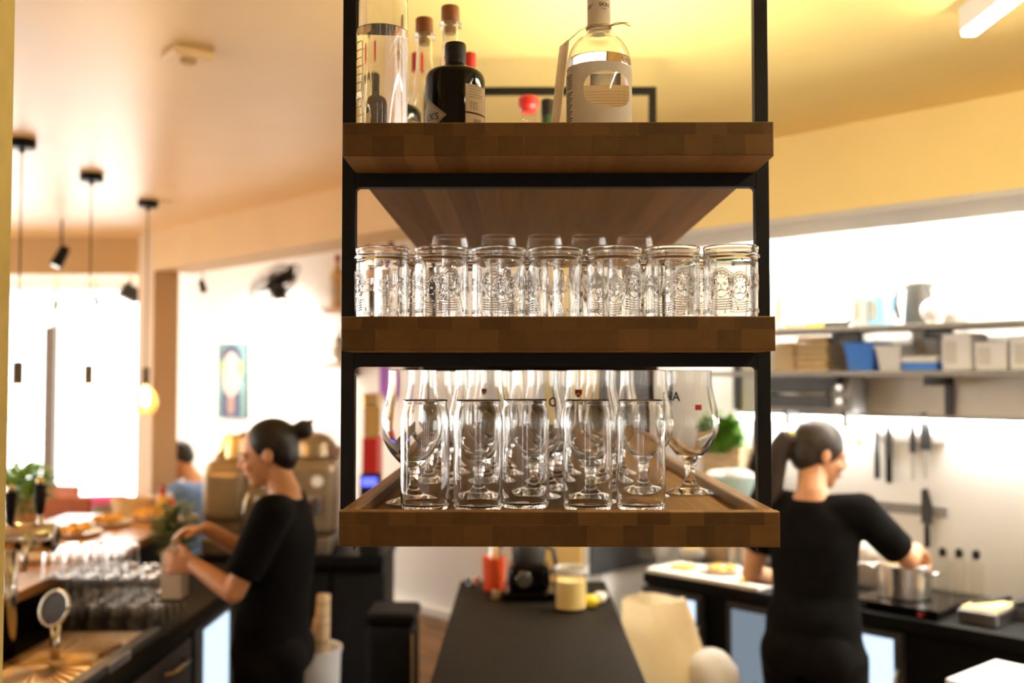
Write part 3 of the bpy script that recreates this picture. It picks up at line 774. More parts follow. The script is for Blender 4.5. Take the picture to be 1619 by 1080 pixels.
# tall clear bottle with gold scale
Y = 1.515; px0 = at(603.5, 100, Y).x
t = bottle('clear_bottle', 'tall clear spirit bottle with gold measuring marks beside the left upright', (px0, Y, FT + .0003),
  [(0, .003), (.028, .0025), (.034, .0), (.0375, .0015), (.0396, .006), (.0398, .02), (.0398, .225)] + rounded([(.0398, .225), (.039, .245), (.034, .266), (.024, .283), (.0165, .30), (.015, .32), (.015, .345)], 4) + [(.0165, .346), (.0165, .356), (.0145, .358)],
  [(.0115, .356)] + rounded([(.0115, .345), (.012, .32), (.0135, .301), (.021, .281), (.031, .263), (.0362, .243), (.037, .225)], 4) + [(.037, .02), (.035, .012), (.02, .010), (0, .010)], 'glass')
M().lathe([(0, .0095), (.0353, .0115), (.0374, .0205), (.0374, .194), (.0365, .1932), (.0, .1928)], 44).build('liquid', 'liquid', t)
m = M()
for k in range(12):
    z = .044 + k * .0125; cyl_patch(m, .0400, R(-70), R(-34 if k % 2 else -40), z, z + .0016, 6)
cyl_patch(m, .0400, R(-72), R(-69), .04, .19, 2); m.build('measuring_marks', 'gold', t)
m = M(); cyl_patch(m, .0400, R(-40), R(-37), .03, .17, 2)
wrap_text(m, 'SEE', .010, .0401, R(-52), .040); wrap_text(m, 'CONT', .0055, .0401, R(-10), .033); m.build('print', 'whiteink', t)
M().lathe([(0, .352), (.0175, .352), (.018, .354), (.018, .385), (.016, .388), (0, .388)], 24).build('stopper', 'copper', t)

def black_bottle(px, Y, label, txt):
    t = bottle('black_bottle', label, (at(px, 120, Y).x, Y, FT + .0003),
      [(0, .002), (.043, .001), (.0465, .003), (.0478, .008), (.0478, .130)] + rounded([(.0478, .130), (.047, .141), (.042, .1495), (.030, .1535), (.0195, .156), (.0165, .162), (.016, .170)], 4) + [(0, .170)], None, 'bottleblack')
    M().lathe([(.0160, .162), (.0168, .163), (.0166, .172), (.0172, .174), (.0172, .193), (.0160, .1965), (0, .197)], 28).build('cap', 'capblack', t)
    r = .0480
    m = M(); cyl_patch(m, r, R(23), R(80), -.0 + .076, .120, 14); cyl_patch(m, r, R(23), R(80), .010, .0735, 14); lab = m.build('side_label', 'paper', t)
    m = M()
    for k in range(5): cyl_patch(m, r + .0003, R(30), R(66 - 5 * (k % 3)), .1165 - k * .0042, .1172 - k * .0042, 8)
    for q in range(2):
        a = 36 + q * 9
        for sx in (-1, 1): cyl_patch(m, r + .0003, R(a + sx * 2.6), R(a + sx * 2.6 + 1.2), .080, .092, 1)
        cyl_patch(m, r + .0003, R(a - 2.4), R(a + 3.4), .0915, .0925, 2)
    for k in range(9): cyl_patch(m, r + .0003, R(40 + k * 2.2), R(40 + k * 2.2 + (1.2 if k % 3 else .6)), .052, .066, 1)
    m.build('label_print', 'greyink', lab)
    # diamond label
    def diamond(s, rr):
        m = M(); n = 16; vs_ = []; fs = []
        for i in range(n + 1):
            u = -1 + 2 * i / n; h = (1 - abs(u)) * .031 * s; a = R(-58) + u * R(45) * s - PI / 2
            for zz in (-h, h): vs_.append((rr * math.cos(a), rr * math.sin(a), .070 + zz))
        for i in range(n): fs.append((2 * i, 2 * i + 2, 2 * i + 3, 2 * i + 1))
        return m.add(vs_, fs, True)
    d = diamond(1.0, r + .0001).build('diamond_label', 'paper', t)
    diamond(.93, r + .0002).build('label_border', 'ink', d); diamond(.90, r + .0003).build('label_field', 'paper', d)
    m = M(); wrap_text(m, txt, .0150, r + .0005, R(-46), .069, 0, True); m.build('lettering', 'ink', d)
    return t
black_bottle(720, 1.580, 'squat black bottle with short black cap and half-hidden diamond label, in front', "CK'S")
black_bottle(625, 1.79, 'squat black bottle standing behind the tall clear bottle', "CK'S")
def stopper_bottle(px, Y, label, h=.34):
    k = h / .34
    t = bottle('stopper_bottle', label, (at(px, 60, Y).x, Y, FT + .0003),
      [(0, .003), (.030, .0), (.034, .004), (.0345, .02), (.0345, .150 * k)] + rounded([(.0345, .150 * k), (.032, .175 * k), (.023, .20 * k), (.0172, .235 * k), (.0158, .27 * k), (.0152, .30 * k)], 4) + [(.0205, .302 * k), (.0205, .309 * k), (.016, .311 * k)],
      [(.0125, .311 * k)] + rounded([(.0125, .30 * k), (.0132, .27 * k), (.0148, .235 * k), (.0205, .20 * k), (.0295, .174 * k), (.032, .150 * k)], 4) + [(.032, .014), (.02, .011), (0, .011)], 'glass')
    m = M(); m.lathe([(0, .290 * k), (.0105, .290 * k), (.0118, .311 * k), (0, .311 * k)], 20); m.build('cork', 'cork', t)
    m = M(); m.lathe([(0, .3115 * k), (.0166, .3115 * k), (.0170, .313 * k), (.0168, .338 * k), (.0160, .340 * k), (0, .340 * k)], 26); m.build('stopper', 'copper', t)
    return t
stopper_bottle(671, 1.86, 'clear bottle with copper brown stopper, left of the taller-looking pair')
stopper_bottle(712, 1.80, 'clear bottle with copper brown stopper rising right above the black bottle cap')
def red_top(px, py, Y, label, capmat, rcap, mat, flare=True):
    base = FT + .0003; ztop = at(px, py, Y).z - base
    t = bottle('capped_bottle', label, (at(px, py, Y).x, Y, base),
      [(0, .002), (.033, .0), (.036, .006), (.036, ztop - .13)] + rounded([(.036, ztop - .13), (.034, ztop - .11), (.022, ztop - .085), (.0155, ztop - .06), (.015, ztop - .035)], 4) + [(0, ztop - .034)], None, mat)
    if flare: prof = [(0, ztop - .036), (.017, ztop - .036), (.0175, ztop - .030), (rcap, ztop - .022), (rcap, ztop - .006), (rcap - .005, ztop), (0, ztop)]
    else: prof = [(0, ztop - .040), (rcap, ztop - .040), (rcap, ztop - .002), (rcap - .002, ztop), (0, ztop)]
    M().lathe(prof, 26).build('cap', capmat, t)
    return t
red_top(836, 153, 2.25, 'bottle with flared red stopper far back on the top tray', 'red', .0240, 'tglass')
red_top(866, 158, 2.32, 'green glass bottle with black screw cap beside the flared red stopper', 'capblack', .0155, 'green_glass', False)
red_top(743, 84, 2.05, 'bottle with red cap peeping out right of the black bottle cap', 'red', .0125, 'tglass', False)
red_top(660, 84, 2.12, 'bottle with red cap seen through the clear neck at left', 'red', .0125, 'tglass', False)

# bottle with the oval window label
Y = 1.520; r = .0503
t = bottle('gin_bottle', 'clear bottle with cream paper label with oval cut-out and string round its neck', (at(947, 120, Y).x, Y, FT + .0003),
  [(0, .004), (.036, .0035), (.043, .0), (.048, .002), (r, .008), (r, .135)] + rounded([(r, .135), (.0485, .150), (.0435, .166), (.0345, .179), (.0235, .188), (.0182, .196), (.0172, .21), (.0172, .265)], 5) + [(0, .265)][0:0] + [(.0165, .268)],
  [(.0140, .268)] + rounded([(.0140, .21), (.0152, .197), (.021, .1855), (.0325, .176), (.041, .164), (.046, .149), (.0475, .135)], 5) + [(.0475, .02), (.045, .013), (.03, .011), (0, .011)], 'glass')
M().lathe([(0, .0105), (.0455, .0125), (.0479, .0205), (.0479, .134), (.0464, .149), (.0455, .1482), (0, .1478)], 44).build('liquid', 'liquid', t)
def oval_label(rr, p0, p1, z0, z1, pc, zc, pr, zr, N=56, K_=7):
    m = M(); vs_, fs = [], []
    for i in range(N):
        a = 2 * PI * i / N; dx, dz = math.cos(a), math.sin(a)
        ix, iz = pc + pr * math.copysign(abs(dx) ** .8, dx), zc + zr * math.copysign(abs(dz) ** .8, dz)
        tx = ((p1 if dx > 0 else p0) - pc) / dx if abs(dx) > 1e-9 else 1e9
        tz = ((z1 if dz > 0 else z0) - zc) / dz if abs(dz) > 1e-9 else 1e9
        sc_ = (p1 - p0) / (z1 - z0)
        tz2 = tz * sc_
        tq = min(tx, tz2); ox, oz = pc + dx * tq, zc + dz * tq / sc_
        for k in range(K_ + 1):
            q = k / K_; ph = ix + (ox - ix) * q - PI / 2; zz = iz + (oz - iz) * q
            vs_.append((rr * math.cos(ph), rr * math.sin(ph), zz))
    for i in range(N):
        j = (i + 1) % N
        for k in range(K_): fs.append((i * (K_ + 1) + k, i * (K_ + 1) + k + 1, j * (K_ + 1) + k + 1, j * (K_ + 1) + k))
    return m.add(vs_, fs, True)
lab = oval_label(r + .0003, R(-120), R(78), .034, .134, R(14), .092, R(46), .027).build('paper_label', 'wpaper', t)
m = M()
for k in range(6): cyl_patch(m, r + .0006, R(-78), R(-58), .119 - k * .004, .1205 - k * .004, 4)
for k in range(15): cyl_patch(m, r + .0006, R(-78), R(-56 - 3 * (k % 3)), .092 - k * .0033, .0935 - k * .0033, 4)
m.build('small_print', 'ink', lab)
m = M(); cyl_patch(m, r + .0003, R(120), R(232), .036, .118, 20); bl = m.build('back_label', 'paper', t)
m = M()
for k in range(11): cyl_patch(m, r + .0001, R(140), R(216 - 4 * (k % 3)), .108 - k * .0045, .1085 - k * .0045, 14)
m.build('back_print', 'greyink', bl)
m = M(); m.lathe([(.0176, .196), (.0180, .1965), (.0180, .268), (.0195, .269), (.0195, .300), (.018, .302), (0, .302), (0, .27), (.0174, .268), (.0176, .196)], 30); nk = m.build('neck_wrap', 'wpaper', t)
m = M(); wrap_text(m, 'SKIN', .0085, .0184, R(24), .231, 0, True); wrap_text(m, '05"', .008, .0184, R(-52), .229, 0, True); wrap_text(m, 'Maart', .004, .0184, R(22), .225); m.build('neck_lettering', 'ink', nk)
m = M()
for dz in (0, .0024): m.tube([(.0192 * math.cos(a * PI / 12), .0192 * math.sin(a * PI / 12), .1990 + dz + .0010 * math.sin(a)) for a in range(25)], .0011, 6)
m.tube([(.016, -.0125, .200), (.024, -.015, .203), (.034, -.016, .2035), (.044, -.017, .2025)], .0010, 6); m.tube([(.016, -.0125, .199), (.026, -.016, .2005), (.036, -.018, .2015), (.0475, -.019, .1965)], .0010, 6)
m.tube([(-.016, -.0125, .199), (-.030, -.020, .190), (-.044, -.026, .176), (-.0535, -.027, .165)], .0008, 6); m.build('string', 'string', t)
m = M(); m.box(-.0008, .0008, -.020, .020, -.150, .006); m.xf(Matrix.Translation((-.0545, -.016, .166)) @ Matrix.Rotation(R(6.5), 4, 'Y') @ Matrix.Rotation(R(18), 4, 'Z')); m.build('hang_tag', 'wpaper', t)
# ------------------------------------------------------------------ island counter under the shelf
ZC = 0.92
yi0, yi1 = 2.2, 4.36
t = thing('island_counter', 'long black counter below the hanging shelf', 'counter', (0, 0, 0))
M().box(X0 - .015, X1 + .01, yi0, yi1, ZC - .03, ZC, .004).build('worktop', 'counter', t)
M().box(X0 + .02, X1 - .03, yi0 + .03, yi1 - .04, .08, ZC - .03).build('cabinet', 'blackp', t)
M().box(X0 + .05, X1 - .06, yi0 + .05, yi1 - .08, 0, .08).build('plinth', 'rubber', t)
# red tool cup
p = at(781, 930, 4.18)
t = thing('utensil_holder', 'red cup with upright utensils at the far end of the counter', 'utensil holder', (p.x, 4.18, ZC))
M().lathe([(0, 0), (.042, 0), (.044, .004), (.048, .135), (.0465, .136), (.042, .006), (0, .006)], 28).build('cup', 'orange', t)
for k, (dx, h, mt) in enumerate(((-.018, .25, 'steel'), (.010, .27, 'food'), (.024, .24, 'dgrey'))):
    m = M(); m.tube([(dx * .5, .005 * k, .01), (dx, .008 * k, h - .06)], .006, 8); m.ell((dx * 1.1, .008 * k, h - .035), (.016, .006, .035), 12, 8); m.build('utensil', mt, t)
# espresso grinder like black appliance
p = at(836, 950, 4.05)
t = thing('coffee_grinder', 'black tabletop grinder with round hopper and metal badge', 'grinder', (p.x, 4.05, ZC))
m = M(); m.box(-.105, .105, -.10, .10, 0, .035, .012); m.box(-.085, .085, -.085, .085, .03, .14, .03, 3); m.build('base', 'bottleblack', t)
M().lathe([(0, .135), (.062, .135), (.066, .145), (.07, .20), (.066, .215), (.03, .225), (.025, .24), (0, .242)], 28).build('hopper', 'dgrey', t)
M().lathe([(0, 0), (.03, 0), (.033, .004), (.03, .012), (0, .013)], 24).xf(Matrix.Translation((-.02, -.086, .085)) @ Matrix.Rotation(R(90), 4, 'X')).build('badge', 'chrome', t)
M().tube([(.07, 0, .20), (.10, 0, .19), (.11, 0, .13), (.095, 0, .09)], .009, 8).build('handle', 'dgrey', t)
# candle jar
p = at(903, 965, 3.83)
t = thing('candle_jar', 'cream yellow candle in glass jar with pale lid rim on the counter', 'candle', (p.x, 3.83, ZC))
M().lathe([(0, 0), (.058, 0), (.061, .004), (.061, .15), (.059, .152), (.0585, .01), (0, .008)], 32).build('glass_jar', 'tglass', t)
M().lathe([(0, .009), (.057, .009), (.0575, .112), (0, .112)], 32).build('wax', 'wax', t)
M().lathe([(.0615, .140), (.064, .141), (.064, .158), (.0625, .16), (.058, .158), (.058, .152), (.0615, .140)], 32).build('rim', 'soffit', t)
for px, py, Y, mt, lb, s in ((748, 930, 4.25, 'chrome', 'small round chrome tin beside the red cup', .03), (786, 938, 4.02, 'brass', 'small brass tin in front of the red cup', .022), (934, 962, 3.86, 'ytape', 'yellow lemon beside the candle jar', .026), (952, 952, 3.95, 'wplas', 'crumpled white napkin at the counter corner', .035)):
    p = at(px, py, Y); m = M()
    if mt in ('chrome', 'brass'): m.lathe([(0, 0), (s, 0), (s * 1.04, s * .1), (s * 1.04, s * 1.3), (s, s * 1.45), (0, s * 1.5)], 24)
    elif mt == 'ytape': m.ell((0, 0, s * .95), (s * 1.25, s, s * .95), 18, 12); m.ell((s * 1.25, 0, s * .95), (s * .2, s * .2, s * .2), 8, 6)
    else:
        for k in range(7): m.ell((random.uniform(-1, 1) * s * .7, random.uniform(-1, 1) * s * .5, s * (.45 + .3 * random.random())), (s * .5, s * .45, s * .45), 8, 6)
    o = m.build({'chrome': 'tin', 'brass': 'tin', 'ytape': 'lemon', 'wplas': 'napkin'}[mt], 'cloth' if mt == 'wplas' else mt, None, (p.x, Y, ZC))
    tag(o, lb, {'chrome': 'tin', 'brass': 'tin', 'ytape': 'lemon', 'wplas': 'napkin'}[mt])

# paper sack in a bin beside the counter
def crumple(m, amp, seed, fn=None):
    rr = random.Random(seed)
    for v in m.v:
        v += Vector((rr.uniform(-1, 1), rr.uniform(-1, 1), rr.uniform(-1, 1))) * amp
    return m
bx = .530
t = thing('waste_bin', 'bin lined with an open kraft paper sack beside the counter', 'bin', (bx, 3.72, 0))
M().lathe([(0, 0), (.12, 0), (.125, .01), (.145, .56), (.140, .565), (.0, .5)], 28).build('bin_body', 'wplas', t)
m = M(); n = 26; rowsz = [(.150, .55), (.160, .60), (.158, .66), (.150, .72), (.142, .78), (.132, .85), (.120, .92), (.110, .985)]
vs_ = []; rr = random.Random(5)
for j, (r_, z) in enumerate(rowsz):
    for i in range(n):
        a = 2 * PI * i / n; q = r_ * (1 + .10 * math.cos(4 * a)) + rr.uniform(-.006, .006)
        vs_.append((q * math.cos(a) - .010 * j + .03, q * .8 * math.sin(a), z + rr.uniform(-.008, .008)))
m.add(vs_, [(j * n + i, j * n + (i + 1) % n, (j + 1) * n + (i + 1) % n, (j + 1) * n + i) for j in range(len(rowsz) - 1) for i in range(n)], True)
m.build('paper_sack', 'kraft', t)
m = M(); m.ell((.16, -.06, .70), (.10, .10, .12), 20, 14); m.ell((.12, -.08, .60), (.12, .10, .11), 20, 14); crumple(m, .004, 4); m.build('liner', 'cloth', t)

# ------------------------------------------------------------------ left bar
xb = -1.22
t = thing('bar_counter', 'black bar counter with dark worktop at lower left', 'counter', (0, 0, 0))
M().box(-1.70, xb, 2.25, 4.75, ZC - .035, ZC, .004).build('worktop', 'counter', t)
M().box(-1.68, xb - .03, 2.3, 4.7, .06, ZC - .035).build('cabinet', 'blackp', t)
for k, y in enumerate((2.45, 2.95, 3.35)):
    M().box(xb - .03, xb - .012, y, y + .40, .12, ZC - .09, .004).build('door', 'dgrey', t)
    M().tube([(xb - .012, y + .1, ZC - .14), (xb + .02, y + .12, ZC - .14), (xb + .02, y + .28, ZC - .14), (xb - .012, y + .30, ZC - .14)], .006, 8).build('door_handle', 'brass', t)
d = M().box(xb - .034, xb - .014, 3.80, 4.30, .12, ZC - .075, .003).build('fridge_door', 'dgrey', t)
M().box(xb - .016, xb - .010, 3.90, 4.22, .17, ZC - .10).build('fridge_pane', 'fridge', d)
t = thing('customer_bar', 'raised brown wooden customer bar top with plates of pastries', 'bar top', (0, 0, 0))
M().box(-2.35, -1.655, 2.6, 5.15, 1.06, 1.10, .005).build('slab', 'barwood', t)
M().box(-2.2, -1.71, 2.65, 5.1, 0, 1.06).build('front', 'blackp', t)

# beer tap tower
t = thing('beer_tap', 'chrome beer tap tower with two black handles beside the left pillar', 'beer tap', (0, 0, 0))
Yt = 3.15
p1, p2 = at(18, 850, Yt), at(76, 842, Yt)
M().tube([(p1.x - .1, Yt, p1.z), (p2.x + .02, Yt, p1.z)], .045, 20).build('manifold', 'chrome', t)
M().tube([(p1.x - .005, Yt, ZC), (p1.x - .005, Yt, p1.z)], .025, 16).build('column', 'chrome', t)
for px, py0, py1 in ((17, 778, 828), (64, 766, 812)):
    a, b = at(px, py0, Yt), at(px, py1, Yt)
    h = M().tube([(a.x, Yt, a.z), (a.x, Yt, (a.z + b.z) / 2), (a.x, Yt, b.z)], [.018, .017, .011], 14).build('handle', 'rubber', t)
    M().tube([(b.x, Yt, b.z), (b.x, Yt, p1.z)], .009, 10).build('stem', 'chrome', h)
    M().ell((a.x, Yt, a.z + .01), (.012, .012, .012), 12, 8).build('knob', 'brass', h)
    M().tube([(a.x, Yt - .04, p1.z - .01), (a.x, Yt - .09, p1.z - .02), (a.x, Yt - .10, p1.z - .09)], .010, 10).build('spout', 'chrome', t)
p = at(86, 962, 3.05)
t = thing('tap_medallion', 'round dark medallion in a chrome ring beside the stacked glasses', 'medallion', (p.x, 3.05, ZC))
m = M(); m.lathe([(0, -.006), (.046, -.006), (.046, .0), (0, .0)], 32); m.xf(Matrix.Translation((0, 0, p.z - ZC)) @ Matrix.Rotation(R(-20), 4, 'Z') @ Matrix.Rotation(R(70), 4, 'X')); m.build('disc', 'slate', t)
m = M(); m.tube([(.053 * math.cos(q * PI / 16), .053 * math.sin(q * PI / 16), 0) for q in range(33)], .0055, 10); m.xf(Matrix.Translation((0, 0, p.z - ZC)) @ Matrix.Rotation(R(-20), 4, 'Z') @ Matrix.Rotation(R(70), 4, 'X')); m.build('ring', 'chrome', t)
M().tube([(0, .01, 0), (0, .012, p.z - ZC - .05)], .014, 12).build('stand', 'chrome', t)
# drip tray with radiating ribs
t = thing('drip_tray', 'large glowing metal drip tray at the lower left', 'drip tray', (0, 0, ZC))
m = M(); m.box(-1.57, -1.272, 2.45, 3.42, .001, .016, .003); m.build('pan', 'brass', t)
m = M()
for q in range(22):
    a = R(4 + q * 8.0); c0 = Vector((-1.45, 3.0))
    e = [c0 + Vector((math.cos(a + s), math.sin(a + s))) * L for s, L in ((0, .04), (0, .30))]
    e = [Vector((min(max(v.x, -1.555), -1.29), min(max(v.y, 2.48), 3.38))) for v in e]
    m.tube([(e[0].x, e[0].y, .018), (e[1].x, e[1].y, .018)], .004, 6)
    a += PI; e = [c0 + Vector((math.cos(a), math.sin(a))) * L for L in (.04, .34)]
    e = [Vector((min(max(v.x, -1.555), -1.29), min(max(v.y, 2.48), 3.38))) for v in e]
    m.tube([(e[0].x, e[0].y, .018), (e[1].x, e[1].y, .018)], .004, 6)
m.build('ribs', 'brass', t)
m = M(); m.box(-1.272, -1.225, 2.45, 3.42, .001, .03, .006); m.build('rim', 'dgrey', t)
m = M(); m.box(-1.2255, -1.2215, 2.98, 3.14, .002, .029, .001); m.build('plate', 'steel', t)
# stack of upturned glasses
bo = [(.030, 0), (.0335, 0), (.0335, .002), (.031, .045), (.028, .083), (.027, .089), (0, .091)]
bi = [(0, .085), (.025, .084), (.027, .076), (.0305, .004), (.030, 0)]
g0 = tag(M().lathe((bo + bi), 20).build('bar_glass', 'glass'), 'clear bar glass upturned in the tall pile of glasses beside the drip tray', 'glass', 'upturned bar glasses in the pile')
first = True
for lay in range(3):
    for j in range(4 - (lay > 1)):
        for i in range(6 - lay):
            x = -1.645 + .073 * i + .036 * (lay % 2); y = 3.50 + .074 * j + .036 * (lay % 2)
            if x > -1.27: continue
            o = g0 if first else g0.copy()
            if not first: COL.objects.link(o)
            o['label'] = 'upturned bar glass, %s layer of the pile, %s row from drip tray, %s from left' % (('bottom', 'middle', 'top')[lay], ORD[j], ORD[i])
            first = False; o.location = (x, y, ZC + .0005 + lay * .093); o.rotation_euler = (0, 0, i + j)

# things on the raised bar
def plate_of(px, py, Y, label, n, seed, food='food', r=.11):
    p = at(px, py, Y); rr = random.Random(seed)
    t = thing('pastry_plate', label, 'plate', (p.x, Y, 1.10))
    M().lathe([(0, .004), (r * .6, .002), (r * .65, 0), (r, .016), (r, .019), (r * .65, .006), (0, .007)], 32).build('plate', 'porcelain', t)
    for k in range(n):
        a = k * 2.4; q = r * .6 * math.sqrt(k / n)
        m = M(); m.ell((0, 0, 0), (.032, .024, .02), 12, 8); m.build('pastry', food, t, (q * math.cos(a), q * math.sin(a), .026 + .012 * (k % 2)), a)
    return t
plate_of(120, 835, 4.45, 'white plate of golden pastries near the beer taps', 7, 1)
plate_of(172, 826, 4.75, 'white plate heaped with golden pastries, middle of the wooden bar', 8, 2)
plate_of(232, 818, 4.95, 'small plate of pastries at the far end of the wooden bar', 5, 3, r=.08)
p = at(212, 800, 5.05)
t = thing('wicker_basket', 'woven basket on the far end of the bar', 'basket', (p.x, 5.03, 1.10))
m = M()
for k in range(6): m.tube([(.085 * (1 + .03 * k) * math.cos(q * PI / 12), .06 * (1 + .03 * k) * math.sin(q * PI / 12), .008 + .016 * k) for q in range(25)], .009, 8)
m.build('weave', 'card', t); M().box(-.07, .07, -.05, .05, 0, .01).build('base', 'card', t)
for i, (px, Y, mt, capm, lb, h) in enumerate(((256, 5.0, 'food', 'red', 'squeeze bottle of yellow sauce with red cap on the bar', .16), (268, 5.08, 'orange', 'wplas', 'small orange sauce bottle at the end of the bar', .12), (243, 5.08, 'tglass', 'steel', 'small glass pepper mill at the end of the bar', .11))):
    p = at(px, 800, Y); t = thing('sauce_bottle', lb, 'bottle', (p.x, Y, 1.10))
    M().lathe([(0, 0), (.025, 0), (.027, .003), (.027, h * .6), (.018, h * .75), (0, h * .76)], 20).build('body', mt, t)
    M().lathe([(0, h * .75), (.019, h * .75), (.017, h * .86), (.006, h), (0, h)], 16).build('cap', capm, t)
def leaf_clump(m, c, rx, rz, n, seed, size=.03):
    rr = random.Random(seed)
    for k in range(n):
        a = rr.uniform(0, 2 * PI); u = rr.uniform(-1, 1); q = rr.random() ** .4
        p = Vector(c) + Vector((math.cos(a) * math.sqrt(1 - u * u) * rx * q, math.sin(a) * math.sqrt(1 - u * u) * rx * q, u * rz * q))
        d = Vector((math.cos(a), math.sin(a), rr.uniform(-.2, .9))).normalized(); s = d.cross(Vector((0, 0, 1))).normalized(); nrm = s.cross(d)
        L, w = size * rr.uniform(.7, 1.3), size * .32
        m.add([p, p + d * L * .4 + s * w, p + d * L, p + d * L * .4 - s * w, p + d * L * .45 + nrm * L * .12], [(0, 1, 4), (1, 2, 4), (2, 3, 4), (3, 0, 4)], True)
    return m
def potted(name, px, py, Y, zb, label, potmat, pr, ph, rx, rz, n, leafmat, seed, size=.03):
    p = at(px, py, Y); t = thing(name, label, 'plant', (p.x, Y, zb))
    M().lathe([(0, 0), (pr * .8, 0), (pr * .85, .005), (pr, ph), (pr * .92, ph), (pr * .85, ph - .015), (0, ph - .015)], 24).build('pot', potmat, t)
    f = leaf_clump(M(), (0, 0, ph + rz * .75), rx, rz, n, seed, size).build('foliage', leafmat, t); f['kind'] = 'stuff'
    m = M()
    for k in range(6):
        a = k * 1.05; m.tube([(.1 * pr * math.cos(a), .1 * pr * math.sin(a), ph - .02), (rx * .4 * math.cos(a), rx * .4 * math.sin(a), ph + rz)], .003, 6)
    m.build('stem', 'dleaf', t)
    return t
potted('herb_pot', 277, 850, 4.45, ZC, 'bushy green herb pot at the end of the bar before the woman', 'clay', .06, .10, .09, .13, 420, 'dleaf', 11, .04)
potted('herb_pot', 38, 810, 4.6, 1.10, 'green plant in pot behind the beer taps', 'clay', .06, .10, .12, .12, 300, 'leaf', 12, .05)
# wooden board and tray at near end of bar
p = at(92, 868, 3.95)
tag(M().box(-.14, .14, -.20, .20, 0, .02, .006).build('serving_board', 'crate', None, (p.x, 3.95, 1.10), R(12)), 'pale wooden serving board lying on the bar near the taps', 'board')

# ------------------------------------------------------------------ back bar and espresso machine
t = thing('back_bar', 'black back bar counter carrying the espresso machine', 'counter', (0, 0, 0))
xe = at(607, 900, 4.98).x
M().box(-1.63, xe, 4.95, 5.48, ZC - .05, ZC, .004).build('worktop', 'blackp', t)
M().box(-1.62, xe - .01, 5.0, 5.46, .05, ZC - .05).build('cabinet', 'blackp', t)
for k in range(3): M().box(-1.5 + k * .28, -1.24 + k * .28, 4.985, 5.0, .1, ZC - .1, .004).build('door', 'rubber', t)
mc = at(440, 860, 5.2)
t = thing('espresso_machine', 'large champagne coloured espresso machine on the back bar behind the woman', 'espresso machine', (mc.x, 5.2, ZC))
def tz(py): return at(440, py, 5.2).z - ZC
def tx(px): return at(px, 800, 5.2).x - mc.x
m = M(); m.box(tx(335), tx(540), -.17, .2, .08, tz(725), .05, 4); m.build('body', 'machine', t)
m = M(); m.box(tx(338), tx(402), -.21, -.10, .16, tz(735), .04, 4); m.build('side_panel', 'machine', t)
m = M(); m.box(tx(342), tx(536), -.25, .2, 0, .085, .015, 3); m.build('base', 'machined', t)
m = M(); m.lathe([(0, 0), (.05, 0), (.062, .02), (.058, .10), (.048, .13), (0, .135)], 24); m.xf(Matrix.Translation((tx(372), 0, tz(728)))); m.build('boiler_cap', 'brass', t)
m = M(); m.tube([(tx(345), -.02, tz(728)), (tx(362), -.02, tz(690)), (tx(385), -.02, tz(684)), (tx(388), -.02, tz(720))], .022, 12); m.build('elbow_pipe', 'brass', t)
m = M(); m.lathe([(0, 0), (.10, 0), (.115, .03), (.105, .09), (.07, .13), (.03, .145), (0, .15)], 28); m.xf(Matrix.Translation((tx(497), .02, tz(728)))); m.build('dome', 'machine', t)
for px in (430, 470, 512):
    g = M().lathe([(0, -.05), (.035, -.05), (.04, -.02), (.04, .03), (0, .03)], 20).xf(Matrix.Translation((tx(px), -.21, .26))).build('group_head', 'chrome', t)
    M().tube([(tx(px), -.23, .22), (tx(px), -.36, .20)], .012, 10).build('portafilter', 'rubber', g)
    M().lathe([(0, 0), (.028, 0), (.03, .004), (.028, .01), (0, .011)], 20).xf(Matrix.Translation((tx(px), -.172, .36)) @ Matrix.Rotation(R(90), 4, 'X')).build('gauge', 'porcelain', t)
M().tube([(tx(415), -.2, .34), (tx(410), -.26, .28), (tx(404), -.27, .10)], .006, 8).build('steam_wand', 'chrome', t)
for i, px in enumerate((448, 470, 532)):
    p = at(px, 700, 5.25); o = M().lathe([(0, 0), (.022, 0), (.036, .05), (.037, .06), (.034, .058), (.02, .006), (0, .006)], 18).build('coffee_cup', 'porcelain', None, (p.x, 5.25, ZC + tz(725)))
    tag(o, ('white cup on the espresso machine, nearest the hair bun', 'white cup right of the hair bun on the espresso machine', 'white cup at the right end of the espresso machine top')[i], 'cup', 'cups on the espresso machine')
# red and amber dispenser, telephone with blue display
p = at(597, 740, 5.25)
t = thing('drink_dispenser', 'red dispenser with amber lit front behind the left upright', 'dispenser', (p.x - .02, 5.2, ZC))
w = .04
M().box(-w, w, -.10, .10, 0, at(597, 690, 5.2).z - ZC, .01).build('base', 'red', t); M().box(-w * .8, w * .8, -.105, .08, at(597, 690, 5.2).z - ZC, at(597, 632, 5.2).z - ZC - .03, .012).build('tank', 'amber', t)
M().box(-w, w, -.10, .10, at(597, 632, 5.2).z - ZC - .03, at(597, 622, 5.2).z - ZC, .008).build('lid', 'brass', t)
p = at(594, 762, 4.99)
t = thing('payment_terminal', 'small black terminal with glowing blue display', 'terminal', (p.x - .03, 5.02, ZC))
hh = p.z - ZC
M().box(-.05, .05, -.04, .04, 0, hh + .04, .01).build('housing', 'rubber', t); M().box(-.038, .038, -.044, -.0405, hh - .02, hh + .022, .001).build('display', 'bluelcd', t)
